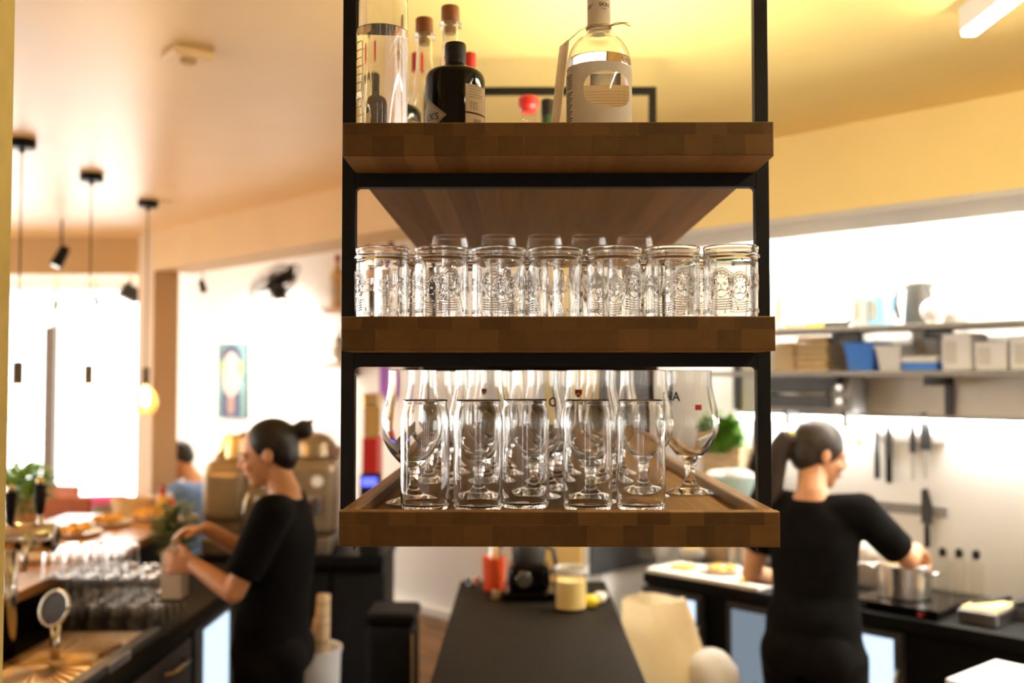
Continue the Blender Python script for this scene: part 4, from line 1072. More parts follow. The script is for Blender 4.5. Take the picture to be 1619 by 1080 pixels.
# black bin, white bucket, purple curtain strip
p = at(622, 960, 4.25)
t = thing('pedal_bin', 'tall black bin left of the island counter', 'bin', (p.x, 4.25, 0))
M().box(-.10, .10, -.12, .12, .02, p.z - .05, .03, 4).build('bin_body', 'rubber', t); M().box(-.105, .105, -.125, .125, p.z - .05, p.z, .02, 4).build('lid', 'blackp', t)
M().box(.09, .098, -.122, -.121, .1, p.z - .08).build('trim_strip', 'steel', t); M().box(-.05, .05, -.16, -.12, .03, .05, .005).build('pedal', 'steel', t)
p = at(492, 1030, 3.9)
t = thing('bucket', 'white bucket of bread behind the woman', 'bucket', (p.x, 3.95, 0))
hb = p.z - .01
M().lathe([(0, .002), (.085, 0), (.09, .01), (.105, hb), (.11, hb), (.11, hb + .015), (.10, hb + .01), (.086, .012), (0, .012)], 28).build('pail', 'wplas', t)
for k, (dx, lean, hh) in enumerate(((-.03, -.03, .15), (.02, .02, .22), (.03, -.01, .10), (-.01, .03, .12))):
    M().tube([(dx, .02 * k - .03, .02), (dx + lean * .5, .02 * k - .03, hb), (dx + lean, .02 * k - .03, hb + hh)], [.03, .034, .026], 12).build('bread', 'crate', t)
for i, (px, py) in enumerate(((560, 925), (575, 960), (545, 990))):
    pass
# ------------------------------------------------------------------ dining side
def wall_shelf(px0, px1, py, label, items):
    b0 = BW - .16
    p0, p1 = at_b(px0, py, b0), at_b(px1, py, b0); z = p0.z
    a0, a1 = a_of(p0), a_of(p1)
    t = thing('wall_shelf', label, 'shelf', ab(a0, b0, z), ROOM)
    L = a1 - a0
    M().box(0, L, 0, .158, -.03, 0, .003).build('plank', 'barwood', t)
    for q in (.15, L - .15): M().box(q - .01, q + .01, .05, .158, -.09, -.03).build('bracket', 'black', t)
    return a0, a1, b0, z
BCOL = ['amber glass', 'clear glass', 'red label', 'brown', 'green']
def wall_bottles(a0, b0, z, specs, which, grp):
    for i, (da, h, mt, capm, r_) in enumerate(specs):
        p = ab(a0 + da, b0 + .07, z + .0005)
        t = thing('liquor_bottle', 'blurred liquor bottle on the %s wall shelf, %s from its left end' % (which, ORD[i]), 'bottle', p, ROOM, grp)
        M().lathe([(0, 0), (r_ * .95, 0), (r_, .006), (r_, h * .58), (r_ * .85, h * .66), (r_ * .36, h * .78), (r_ * .33, h * .9), (0, h * .9)], 18).build('body', mt, t)
        M().lathe([(0, h * .88), (r_ * .4, h * .88), (r_ * .4, h), (0, h)], 14).build('cap', capm, t)
        m = M(); cyl_patch(m, r_ + .0005, R(-60), R(60), h * .12, h * .48, 8); m.build('label', ('wpaper', 'paper', 'red', 'card')[i % 4], t)
a0, a1, b0, z = wall_shelf(510, 655, 488, 'upper brown wall shelf of bottles behind the left upright', None)
wall_bottles(a0, b0, z, [(.06, .34, 'card', 'red', .045), (.17, .32, 'food', 'rubber', .04), (.28, .35, 'clay', 'rubber', .04), (.39, .37, 'food', 'rubber', .038), (.50, .35, 'tglass', 'rubber', .04), (.61, .37, 'card', 'rubber', .04), (.72, .33, 'red', 'rubber', .04)], 'upper', 'bottles on the upper wall shelf')
a0, a1, b0, z = wall_shelf(510, 655, 573, 'lower brown wall shelf behind the left upright', None)
wall_bottles(a0, b0, z, [(.08, .21, 'steel', 'steel', .04), (.18, .21, 'dgrey', 'rubber', .04), (.29, .20, 'wplas', 'steel', .04), (.40, .20, 'dgrey', 'rubber', .04)], 'lower', 'canisters on the lower wall shelf')
pv = at_b(606, 630, BW - .01); tag(M().box(-.045, .045, -.006, 0, 0, .24, .002).build('wall_banner', 'purple', None, ab(a_of(pv), BW - .001, pv.z), ROOM), 'narrow purple banner on the wall above the red dispenser', 'banner')
# portrait picture
pa, pb = at_b(343, 660, BW - .02), at_b(391, 541, BW - .02)
w, h = a_of(pb) - a_of(pa), pb.z - pa.z
t = thing('portrait_picture', 'tall portrait picture in teal and dark blue on the white wall', 'picture', ab(a_of(pa), BW - .02, pa.z), ROOM)
M().box(0, w, 0, .02, 0, h, .002).build('canvas', 'dgrey', t)
cvx = t
def flat(name, pts, col, d):
    m = M(); m.add([(x * w, -d, z * h) for x, z in pts], [tuple(range(len(pts)))]); return m.build(name, col, t)
navy = pm('painted navy', (0.03, 0.04, 0.09), 0.6, var=0.3, scale=25); tealp = pm('painted teal', (0.12, 0.22, 0.22), 0.6, var=0.35, scale=15); facep = pm('painted pale face', (0.50, 0.38, 0.31), 0.6, var=0.12, scale=20); limep = pm('painted green flowers', (0.22, 0.30, 0.12), 0.6, var=0.4, scale=40); skirtp = pm('painted throat', (0.30, 0.16, 0.12), 0.6, var=0.2)
flat('painted_background', [(.02, .01), (.98, .01), (.98, .99), (.02, .99)], tealp, .001)
def oval(cx_, cz_, rx, rz, n=24): return [(cx_ + rx * math.cos(q * 2 * PI / n), cz_ + rz * math.sin(q * 2 * PI / n)) for q in range(n)]
flat('painted_hair', oval(.48, .78, .36, .19), navy, .0014); flat('painted_robe', [(.15, .01), (.80, .01), (.80, .30), (.62, .42), (.3, .42), (.15, .3)], navy, .0015)
flat('painted_throat', oval(.48, .20, .12, .16), skirtp, .0018); flat('painted_face', oval(.48, .58, .30, .30), facep, .0022)
flat('painted_flower', oval(.80, .66, .13, .10), limep, .0026); flat('painted_flower', oval(.17, .70, .09, .08), limep, .0026)
# wall fan
c = at_b(432, 450, BW - .35)
t = thing('wall_fan', 'dark wall fan with wire cage high on the white wall', 'fan', c, ROOM, rot=(R(35), R(-28), R(-10)))
m = M()
for q in range(18):
    a = q * PI / 9; m.tube([(.03 * math.cos(a), .03 * math.sin(a), .06), (.12 * math.cos(a), .12 * math.sin(a), .065), (.20 * math.cos(a), .20 * math.sin(a), .0), (.12 * math.cos(a), .12 * math.sin(a), -.06), (.03 * math.cos(a), .03 * math.sin(a), -.07)], .0022, 5)
for rr_, z in ((.20, 0), (.13, .063), (.13, -.058)): m.tube([(rr_ * math.cos(q * PI / 16), rr_ * math.sin(q * PI / 16), z) for q in range(33)], .004, 6)
m.build('cage', 'dgrey', t)
for k in range(4):
    m = M(); vs_ = []
    for i in range(6):
        q = .03 + .15 * i / 5
        for s in (-1, 1):
            a = k * PI / 2 + s * (.42 + .06 * i / 5); vs_.append((q * math.cos(a), q * math.sin(a), s * .022))
    m.add(vs_ + [(v[0], v[1], v[2] + .003) for v in vs_], [(2 * i, 2 * i + 2, 2 * i + 3, 2 * i + 1) for i in range(5)] + [(12 + 2 * i, 12 + 2 * i + 1, 12 + 2 * i + 3, 12 + 2 * i + 2) for i in range(5)], True); m.build('blade', 'black', t)
M().lathe([(0, -.10), (.04, -.10), (.05, -.08), (.05, -.02), (.035, .03), (0, .035)], 20).build('motor', 'black', t)
M().tube([(0, 0, -.09), (0, .06, -.20), (0, .16, -.26)], .014, 8).build('bracket', 'black', t)
# tables, chairs, plants by the window
def chair(px, py, Y, rz, label, mt='chair'):
    p = at(px, py, Y); t = thing('dining_chair', label, 'chair', (p.x, Y, 0), rz, 'dining chairs by the window')
    M().box(-.22, .22, -.22, .22, .43, .48, .02, 3).build('seat', mt, t); top = max(.82, p.z)
    M().box(-.22, .22, .19, .23, .52, top, .02, 3).build('backrest', mt, t)
    for sx in (-1, 1):
        for sy in (-1, 1): M().tube([(sx * .19, sy * .19, 0), (sx * .18, sy * .18, .44)], .016, 8).build('leg', 'frame', t)
        M().tube([(sx * .17, .2, .44), (sx * .17, .21, .6)], .014, 8).build('back_post', 'frame', t)
    return t
chair(112, 780, 6.2, R(180), 'rust brown leather chair nearest the bar behind the beer taps')
chair(112, 762, 7.75, R(170), 'rust brown chair at the window table')
chair(217, 790, 5.65, R(200), 'grey chair with rounded back between the tables', 'grey')
def table(px, Y, label, s=.75, zt=.75):
    p = at(px, 700, Y); t = thing('dining_table', label, 'table', (p.x, Y, 0), R(20), 'dining tables by the window')
    M().box(-s / 2, s / 2, -s / 2, s / 2, zt - .03, zt, .004).build('tabletop', 'tabletop', t); M().tube([(0, 0, .02), (0, 0, zt - .03)], .03, 12).build('pedestal', 'black', t)
    M().lathe([(0, 0), (.22, 0), (.22, .012), (.03, .03), (0, .03)], 24).build('foot', 'black', t)
    return p
table(140, 6.75, 'pale dining table by the glazed front'); table(12, 7.9, 'pale dining table close to the window post')
p = at(148, 800, 6.5)
tag(M().box(-.17, .17, -.06, .06, 0, .30, .05, 4).build('cushion', 'pink', None, (p.x + .14, 6.3, .76), R(15)), 'pink bag standing on the dining table', 'bag')
potted('window_plant', 32, 775, 7.9, .75, 'leafy green plant on the window table beside the left pillar', 'wplas', .07, .12, .15, .16, 260, 'leaf', 21, .07)
p = at(155, 748, 6.8)
for i, (dx, dy, lb) in enumerate(((-.12, 0, 'white cup on the window dining table, left one'), (.02, .08, 'white cup on the window dining table, middle one'), (.16, -.04, 'white cup on the window dining table, right one'))):
    tag(M().lathe([(0, 0), (.022, 0), (.038, .07), (.035, .068), (.02, .006), (0, .006)], 16).build('coffee_cup', 'porcelain', None, (at(140, 700, 6.75).x + dx, 6.75 + dy, .7505)), lb, 'cup', 'cups on the window table')
# ------------------------------------------------------------------ kitchen
AK0, BF = -2.83, 3.61
Lk = 4.2
t = thing('kitchen_counter', 'black kitchen counter with lit glass door fridges along the white wall', 'counter', ab(AK0, BF, 0), ROOM)
M().box(0, Lk, 0, .60, ZC - .045, ZC, .004).build('worktop', 'blackp', t)
M().box(.0, Lk, .03, .60, .05, ZC - .045).build('cabinet', 'blackp', t)
def door(pxa, pxb, pyt, nm='fridge_door', glow='fridge'):
    pa, pb = at_b(pxa, pyt, BF), at_b(pxb, pyt, BF); a0, a1 = a_of(pa) - AK0, a_of(pb) - AK0; zt = ZC - .085
    d = M().box(a0 - .03, a1 + .03, -.005, .03, .10, zt + .025, .004).build(nm, 'dgrey', t)
    M().box(a0, a1, -.010, -.004, .14, zt).build('glow_pane', glow, d)
    M().tube([(a1 + .015, -.006, .35), (a1 + .015, -.03, .38), (a1 + .015, -.03, .70), (a1 + .015, -.006, .73)], .008, 8).build('door_handle', 'steel', d)
    for k in range(3):
        hh = .22 + .16 * k
        for q in range(3):
            aa = a0 + (a1 - a0) * (q + .5) / 3
            M().lathe([(0, 0), (.024, 0), (.024, .07), (.010, .09), (.010, .11), (0, .11)], 12, (aa, -.014 - .024, hh - .06) if False else (aa, .012, hh - .06)).build('stock_bottle', ('blue', 'pink', 'wplas')[(k + q) % 3], d)
    return d
door(1024, 1100, 935); door(1158, 1235, 950, glow='paneglow'); door(1345, 1413, 990)  # middle door is unlit; its pane glow imitates reflections
def kth(name, label, cat, px, py, b, zb=ZC, rotz=0, group=None):
    p = at_b(px, py, b); return thing(name, label, cat, ab(a_of(p), b, zb), ROOM + rotz, group)
# cutting board with plates and food
t = kth('cutting_board', 'large white cutting board on the kitchen counter', 'board', 1135, 912, BF + .13)
M().box(-.30, .28, -.125, .125, .0005, .022, .006).build('board', 'board', t)
t = kth('dinner_plate', 'white plate of food on the cutting board', 'plate', 1142, 900, BF + .16, ZC + .0225)
M().lathe([(0, .004), (.06, .002), (.065, 0), (.10, .014), (.10, .017), (.065, .006), (0, .007)], 28).build('plate', 'porcelain', t)
for k in range(5): M().ell((0, 0, .014), (.028, .02, .014), 10, 6).build('pastry', 'food', t, (.045 * math.cos(k * 1.3), .045 * math.sin(k * 1.3), .004), k)
for i, (px, b, lb) in enumerate(((1080, BF + .10, 'slice of yellow bread at the left of the cutting board'), (1188, BF + .07, 'slice of yellow bread near the hand of the cook'), (1205, BF + .17, 'slice of golden bread at the right end of the cutting board'))):
    p = at_b(px, 910, b); tag(M().box(-.05, .05, -.04, .04, 0, .015, .006).build('bread_slice', 'food', None, ab(a_of(p), b, ZC + .0225), ROOM + .3 * i), lb, 'bread', 'bread slices on the cutting board')
t = kth('round_bowl', 'pale round bowl behind the cutting board', 'bowl', 1095, 880, BF + .40)
M().lathe([(0, 0), (.035, 0), (.06, .03), (.065, .06), (.062, .06), (.055, .03), (.03, .006), (0, .006)], 24).build('bowl', 'porcelain', t); M().ell((0, 0, .055), (.045, .045, .028), 16, 10).build('dough', 'wax', t)
t = kth('storage_jar', 'glass storage jar at the left end of the kitchen counter', 'jar', 1024, 875, BF + .33)
M().lathe([(0, 0), (.045, 0), (.047, .004), (.047, .12), (.04, .135), (.04, .14), (0, .14)], 22).build('glass_jar', 'bglass', t); M().lathe([(0, .14), (.043, .14), (.043, .16), (0, .16)], 22).build('lid', 'steel', t)
t = kth('storage_jar', 'white canister behind the glass jar at the counter end', 'jar', 1046, 872, BF + .42)
M().lathe([(0, 0), (.04, 0), (.042, .004), (.042, .16), (0, .165)], 22).build('canister', 'wplas', t); M().lathe([(0, .165), (.043, .165), (.04, .185), (0, .186)], 22).build('lid', 'steel', t)
# crate with herbs, dark oil bottle, bowl
t = kth('herb_crate', 'wooden crate of green herbs against the kitchen wall', 'crate', 1150, 745, BK - .10)
hc = at_b(1150, 705, BK - .08).z - ZC
for s in (-1, 1): M().box(-.10, .10, s * .055 - .006, s * .055 + .006, 0, hc, .002).build('side_board', 'crate', t); M().box(s * .10 - .008, s * .10 + .008, -.06, .06, 0, hc, .002).build('end_board', 'crate', t)
M().box(-.095, .095, -.05, .05, .0, hc - .03).build('soil', 'clay', t)
f = leaf_clump(M(), (0, -.03, hc + .05), .085, .10, 520, 31, .05).build('foliage', 'leaf', t); f['kind'] = 'stuff'
t = kth('oil_bottle', 'dark green oil bottle beside the herb crate', 'bottle', 1194, 760, BK - .07)
ho = at_b(1194, 662, BK - .07).z - ZC
M().lathe([(0, 0), (.036, 0), (.038, .005), (.038, ho * .55), (.03, ho * .68), (.013, ho * .78), (.012, ho * .93), (0, ho * .93)], 22).build('body', 'bottleblack', t); M().lathe([(0, ho * .92), (.014, ho * .92), (.014, ho), (0, ho)], 16).build('cap', 'dgrey', t)
t = kth('mixing_bowl', 'pale teal mixing bowl left of the cook', 'bowl', 1160, 790, BF + .375)
hm = at_b(1160, 752, BF + .375).z - ZC
M().lathe([(0, hm - .12), (.06, hm - .12), (.09, hm - .05), (.105, hm), (.10, hm), (.085, hm - .05), (.055, hm - .11), (0, hm - .11)], 28).build('bowl', 'teal', t); M().lathe([(0, 0), (.09, 0), (.09, .01), (.03, .03), (.03, hm - .12), (0, hm - .12)], 20).build('stand', 'steel', t)
m = M()
for k in range(8): m.ell((random.uniform(-.07, .07), random.uniform(-.06, .06), hm - .01 + random.uniform(0, .03)), (.05, .045, .03), 10, 6)
m.build('dough', 'cloth', t)
# induction hob, pot, towels
t = kth('induction_hob', 'black induction hob with red light under the steel pot', 'hob', 1440, 955, BF + .19)
M().box(-.17, .17, -.16, .16, 0, .035, .006).build('hob', 'bottleblack', t); M().box(.10, .12, -.172, -.169, .012, .020).build('indicator', 'redink', t)
hp = ab(*[a_of(at_b(1430, 945, BF + .20)), BF + .20])
t = thing('cooking_pot', 'brushed steel pot on the hob at the hand of the cook', 'pot', (hp.x, hp.y, ZC + .0355), ROOM)
M().lathe([(0, 0), (.092, 0), (.098, .006), (.098, .125), (.102, .128), (.099, .131), (.094, .126), (.093, .008), (0, .006)], 36).build('pot_body', 'steel', t)
for s in (-1, 1): M().tube([(s * .096, -.03, .10), (s * .13, -.025, .105), (s * .13, .025, .105), (s * .096, .03, .10)], .007, 8).build('pot_handle', 'steel', t)
M().lathe([(0, .09), (.092, .09), (.092, .092), (0, .094)], 28).build('soup', 'wax', t)
t = kth('towel_stack', 'crumpled white towels in a metal bin behind the pot', 'towels', 1385, 890, BF + .47)
ht = at_b(1385, 878, BF + .47).z - ZC
M().box(-.16, .16, -.09, .09, 0, ht - .02, .01).build('bin', 'steel', t)
for k in range(6): M().ell((-.12 + .048 * k, .01 * (k % 2), ht), (.045, .07, .04 + .012 * (k % 3)), 14, 8).build('towel', 'cloth', t)
for i, px in enumerate((1491, 1517, 1544)):
    t = kth('squeeze_bottle', 'clear squeeze bottle with black tip by the kitchen wall, %s of three' % ('left', 'middle', 'right')[i], 'bottle', px, 920, BK - .12, group='squeeze bottles by the wall')
    hs = at_b(px, 866 + 2 * i, BK - .12).z - ZC
    M().lathe([(0, 0), (.026, 0), (.028, .004), (.028, hs * .68), (.022, hs * .78), (.012, hs * .86), (0, hs * .86)], 20).build('body', 'bglass', t); M().lathe([(0, hs * .82), (.014, hs * .82), (.016, hs * .93), (.010, hs), (0, hs)], 16).build('tip', 'rubber', t)
t = kth('baking_tray', 'dark baking tray leaning at the right edge of the counter', 'tray', 1685, 930, BF + .42)
m = M(); m.box(-.13, .22, -.16, .16, 0, .02, .006); m.xf(Matrix.Rotation(R(-18), 4, 'Y') @ Matrix.Translation((0, 0, .08))); m.build('tray', 'dgrey', t)
M().box(.0, .16, -.1, .1, 0, .07, .01).build('support', 'steel', t)
t = kth('food_container', 'steel food container with yellow contents right of the pot', 'container', 1562, 960, BF + .18)
M().box(-.07, .07, -.10, .10, 0, .05, .008).build('pan', 'steel', t); M().box(-.06, .06, -.09, .09, .05, .06, .006).build('contents', 'wax', t); M().tube([(-.04, -.05, .07), (.02, -.02, .08), (.10, -.06, .11)], .009, 8).build('spoon', 'dgrey', t)
p = at(1650, 1085, 2.75)
t = thing('paper_stack', 'stack of white trays at the lower right corner', 'trays', (p.x, 2.75, 0), R(40))
for k in range(9): M().box(-.15, .15, -.2, .2, p.z - .12 + k * .014, p.z - .12 + k * .014 + .011, .003).build('tray', 'wplas', t, (random.uniform(-.006, .006), 0, 0))
M().box(-.16, .16, -.21, .21, 0, p.z - .12, .01).build('trolley', 'dgrey', t)
# wall: grey panel, uprights, two shelves, knife racks
za, zb_ = at_b(1500, 657, BK).z, at_b(1500, 512, BK).z
t = thing('wall_rack', 'grey steel kitchen wall rack with two long shelves', 'shelf', ab(-2.75, BK, 0), ROOM)
aw = -2.75
M().box(.05, 3.6, -.015, -.002, za, zb_, .001).build('back_panel', 'rackp', t)
for px in (1164, 1358, 1500, 1640): 
    q = a_of(at_b(px, 600, BK - .03)) - aw
    M().box(q - .016, q + .016, -.035, -.015, za, zb_ + .02).build('slotted_upright', 'dgrey', t)
Z1, Z2 = at_b(1500, 509, BK - .30).z, at_b(1500, 586, BK - .30).z
for zz in (Z1, Z2): M().box(.05, 3.6, -.30, -.036, zz - .022, zz, .002).build('shelf_board', 'grey', t)
for px in (1358, 1500):
    q = a_of(at_b(px, 600, BK - .03)) - aw
    for zz in (Z1, Z2): M().box(q - .008, q + .008, -.26, -.036, zz - .06, zz - .022).build('bracket', 'dgrey', t)
t = thing('added_wall_strip', 'thin added LED strip to whiten the wall under the grey panel of the kitchen rack', 'lamp', ab(-2.75, BK, za - .03), ROOM)  # strip added to light up the kitchen wall below
M().box(.05, 3.6, -.045, -.002, .012, .028, .002).build('housing', 'greyp', t); M().box(.06, 3.59, -.043, -.004, .004, .012, .001).build('diffuser', 'splash', t)
for i, py in enumerate((690, 800)):
    pa, pb = at_b(1386, py, BK - .02), at_b(1496, py, BK - .02)
    t = thing('knife_rack', ('upper magnetic knife rack on the white kitchen wall', 'lower magnetic knife rack on the white kitchen wall')[i], 'knife rack', ab(a_of(pa), BK, pa.z), ROOM, 'magnetic knife racks')
    M().box(0, a_of(pb) - a_of(pa), -.02, -.001, -.022, .022, .003).build('strip', ('greyp', 'grey')[i], t)
def knife(px, py0, py1, pyh, label, w=.02, hw=.012, hm_='rubber'):
    b = BK - .024
    p0, p1, ph = at_b(px, py0, b), at_b(px, py1, b), at_b(px, pyh, b)
    t = thing('kitchen_knife', label, 'knife', ab(a_of(p1), b, p1.z), ROOM, 'knives on the magnetic racks')
    H, hh = p0.z - p1.z, ph.z - p1.z
    m = M(); m.prism([(-w, hh), (w, hh), (w, hh + (H - hh) * .55), (w * .2, H), (-w * .9, H * .97)], -.0015, .0015); m.xf(Matrix.Rotation(R(90), 4, 'X')); m.build('blade', 'dgrey', t)
    M().box(-hw, hw, -.008, .008, 0, hh, .004).build('handle', hm_, t)
knife(1387, 655, 757, 715, 'slim knife with black handle, leftmost on the upper rack', .011, .010)
knife(1406, 660, 764, 722, 'knife with dark handle, second on the upper rack', .016, .012)
knife(1444, 655, 760, 716, 'steel knife with thin pale handle, third on the upper rack', .014, .005, 'steel')
knife(1464, 652, 757, 712, 'broad cleaver-like grater blade, rightmost on the upper rack', .024, .005, 'steel')
knife(1466, 772, 866, 828, 'large knife with black handle alone on the lower rack', .024, .010)
for px, py, s, lb in ((1350, 656, .05, 'yellow tape strip under the toaster oven'), (1358, 698, .018, 'small yellow sticker on the kitchen wall')):
    p = at_b(px, py, BK - .003); tag(M().box(-s, s, -.002, .0, -.010, .010).build('tape_strip', 'ytape', None, ab(a_of(p), BK - .018 if s > .03 else BK - .001, p.z), ROOM), lb, 'tape')
# toaster oven
bo_ = BK - .20
pa, pb = at_b(1205, 648, bo_), at_b(1345, 595, bo_)
t = thing('toaster_oven', 'dark grey toaster oven under the lower kitchen shelf', 'oven', ab(a_of(pa), bo_, pa.z), ROOM)
w, h = a_of(pb) - a_of(pa), Z2 - .024 - pa.z
M().box(0, w, 0, .15, 0, h, .006).build('housing', 'grey', t); M().box(.01, w - .09, -.008, 0, h * .52, h - .01, .002).build('door', 'dgrey', t); M().box(.01, w - .09, -.008, 0, .015, h * .46, .002).build('drawer', 'dgrey', t)
M().tube([(.03, -.02, h * .5), (w - .11, -.02, h * .5)], .006, 8).build('handle', 'steel', t)
for k in range(2): M().lathe([(0, 0), (.016, 0), (.014, .014), (0, .015)], 14).xf(Matrix.Translation((w - .045, -.001, h * (.3 + .4 * k))) @ Matrix.Rotation(R(90), 4, 'X')).build('knob', 'steel', t)
for px in (1238, 1330):
    q = a_of(at_b(px, 650, bo_)) - a_of(pa); M().box(q - .01, q + .01, .02, .15, -.07, 0).build('support', 'dgrey', t)
# shelf goods
def on_shelf(z, px0, px1, pytop, label, cat, name, mat, d=.18, r_=.006, extra=None, b=BK - .24):
    pa, pb = at_b(px0, 560, b), at_b(px1, 560, b); a0, a1 = a_of(pa), a_of(pb)
    h = at_b((px0 + px1) / 2, pytop, b).z - z - .0005
    t = thing(name, label, cat, ab(a0, b, z + .0005), ROOM)
    w = a1 - a0
    if extra == 'stack':
        n = 6
        for k in range(n): M().box(.004 * (k % 2), w - .004 * (k % 2), 0, d, h * k / n, h * (k + .8) / n, .003).build('tray', mat, t)
    elif extra == 'tub':
        M().add([(x, y, zz) for zz, s in ((0, .12), (h, 0)) for x, y in ((w * s, d * s), (w - w * s, d * s), (w - w * s, d - d * s), (w * s, d - d * s))], [(3, 2, 1, 0), (0, 1, 5, 4), (1, 2, 6, 5), (2, 3, 7, 6), (3, 0, 4, 7), (4, 5, 6, 7)]).build('tub', mat, t)
        M().box(-.004, w + .004, -.004, d + .004, h - .012, h, .003).build('rim', mat, t)
    elif extra == 'lid':
        M().box(0, w, 0, d, 0, h * .55, .006).build('box', 'blue', t); M().box(-.003, w + .003, -.003, d + .003, h * .55, h, .008).build('lid', mat, t)
    else:
        M().box(0, w, 0, d, 0, h, r_).build('carton', mat, t); M().box(w * .1, w * .5, -.001, 0, h * .2, h * .8).build('label', ('wpaper' if mat != 'wplas' else 'soffit') if mat != 'card' else 'card', t)
    return t
on_shelf(Z2, 1222, 1256, 540, 'lower stack of cardboard trays on the kitchen shelf', 'trays', 'tray_stack', 'card', extra='stack')
on_shelf(Z2, 1258, 1308, 530, 'higher stack of cardboard trays on the kitchen shelf', 'trays', 'tray_stack', 'card', extra='stack')
on_shelf(Z2, 1333, 1380, 541, 'bright blue plastic tub on the lower kitchen shelf', 'tub', 'plastic_tub', 'blue', extra='tub')
on_shelf(Z2, 1383, 1424, 546, 'white plastic tub beside the blue one', 'tub', 'plastic_tub', 'wplas', extra='tub')
on_shelf(Z2, 1426, 1480, 563, 'blue box with white lid on the lower kitchen shelf', 'box', 'lidded_box', 'wplas', extra='lid')
on_shelf(Z2, 1440, 1484, 520, 'grey upright box behind the blue lidded box', 'box', 'carton_box', 'soffit', d=.03, b=BK - .075)
on_shelf(Z2, 1489, 1536, 527, 'white box right of the shelf bracket', 'box', 'carton_box', 'wplas')
on_shelf(Z2, 1541, 1592, 540, 'wide white carton on the lower kitchen shelf', 'box', 'carton_box', 'wplas')
on_shelf(Z2, 1597, 1660, 532, 'white carton cut by the right picture edge', 'box', 'carton_box', 'wplas')
on_shelf(Z1, 1347, 1371, 466, 'white carton half on the upper kitchen shelf', 'box', 'carton_box', 'soffit', d=.10)
on_shelf(Z1, 1373, 1399, 466, 'pale blue carton on the upper kitchen shelf', 'box', 'carton_box', 'lblue', d=.10)
on_shelf(Z1, 1243, 1302, 511, 'flat yellow package on the upper kitchen shelf', 'package', 'flat_package', 'ytape', d=.12, r_=.002)
on_shelf(Z1, 1224, 1240, 458, 'narrow grey grater at the left end of the upper shelf', 'grater', 'box_grater', 'soffit', d=.06)
def b_th(name, label, cat, px, py, z, b=BK - .17): 
    p = at_b(px, py, b); return thing(name, label, cat, ab(a_of(p), b, z + .0005), ROOM)
t = b_th('kettle', 'dark steel kettle on the upper kitchen shelf', 'kettle', 1453, 500, Z1, BK - .12)
hk = at_b(1453, 447, BK - .12).z - Z1
M().lathe([(0, 0), (.058, 0), (.06, .005), (.05, hk * .95), (.045, hk), (0, hk)], 26).build('jug', 'dgrey', t)
M().tube([(-.045, 0, hk * .92), (-.09, 0, hk * .9), (-.10, 0, hk * .55), (-.085, 0, hk * .15)], .010, 10).build('handle', 'rubber', t)
M().add([(.04, -.015, hk * .7), (.04, .015, hk * .7), (.07, 0, hk * .98), (.04, -.02, hk), (.04, .02, hk)], [(0, 2, 3), (1, 4, 2), (0, 1, 2), (3, 2, 4)]).build('spout', 'steel', t)
t = b_th('white_bowl', 'round white bowl right of the kettle', 'bowl', 1476, 500, Z1, BK - .25)
hw_ = at_b(1473, 473, BK - .24).z - Z1
M().ell((0, 0, hw_ * .5), (hw_ * .5, hw_ * .5, hw_ * .5), 24, 14).build('globe', 'porcelain', t); M().lathe([(0, 0), (hw_ * .3, 0), (hw_ * .25, hw_ * .1), (0, hw_ * .1)], 18).build('foot', 'porcelain', t)
t = b_th('frying_pan', 'flat dark pan lying on the upper kitchen shelf', 'pan', 1318, 505, Z1, BK - .17)
M().lathe([(0, 0), (.06, 0), (.07, .025), (.068, .025), (.058, .006), (0, .006)], 28).build('pan', 'dgrey', t); M().tube([(.065, 0, .02), (.12, -.06, .03)], .010, 8).build('handle', 'rubber', t)
t = b_th('clay_pot', 'small pale pink pot at the right of the kettle', 'pot', 1512, 500, Z1, BK - .17)
M().lathe([(0, 0), (.035, 0), (.05, .03), (.05, .05), (.04, .07), (.042, .075), (0, .07)], 22).build('body', 'soffit', t); M().ell((0, 0, .08), (.02, .02, .012), 12, 8).build('lid', 'greyp', t)
# ------------------------------------------------------------------ people
def grown(mb, voxel, name, mat, parent=None, smooth=6, loc=(0, 0, 0), rotz=0):
    """fuse overlapping closed shapes into one continuous skin"""
    me = mb.mesh(name + '_src', mat); o = bpy.data.objects.new(name + '_src', me); COL.objects.link(o)
    r = o.modifiers.new('r', 'REMESH'); r.mode = 'VOXEL'; r.voxel_size = voxel; r.use_smooth_shade = True
    s = o.modifiers.new('s', 'SMOOTH'); s.factor = .5; s.iterations = smooth
    bpy.context.view_layer.update()
    m2 = bpy.data.meshes.new_from_object(o.evaluated_get(bpy.context.evaluated_depsgraph_get()))
    bpy.data.objects.remove(o); bpy.data.meshes.remove(me); m2.name = name
    m2.materials.clear(); m2.materials.append(MT[mat]); m2.polygons.foreach_set('use_smooth', [True] * len(m2.polygons))
    return link(name, m2, parent, loc, rotz)
def lerp(a, b, t): return Vector(a) * (1 - t) + Vector(b) * t
def limb(m, pts, rad, seg=14):
    m.tube(pts, rad, seg)
    for p, r in ((pts[0], rad[0]), (pts[-1], rad[-1])): m.ell(p, (r, r, r), 12, 8)
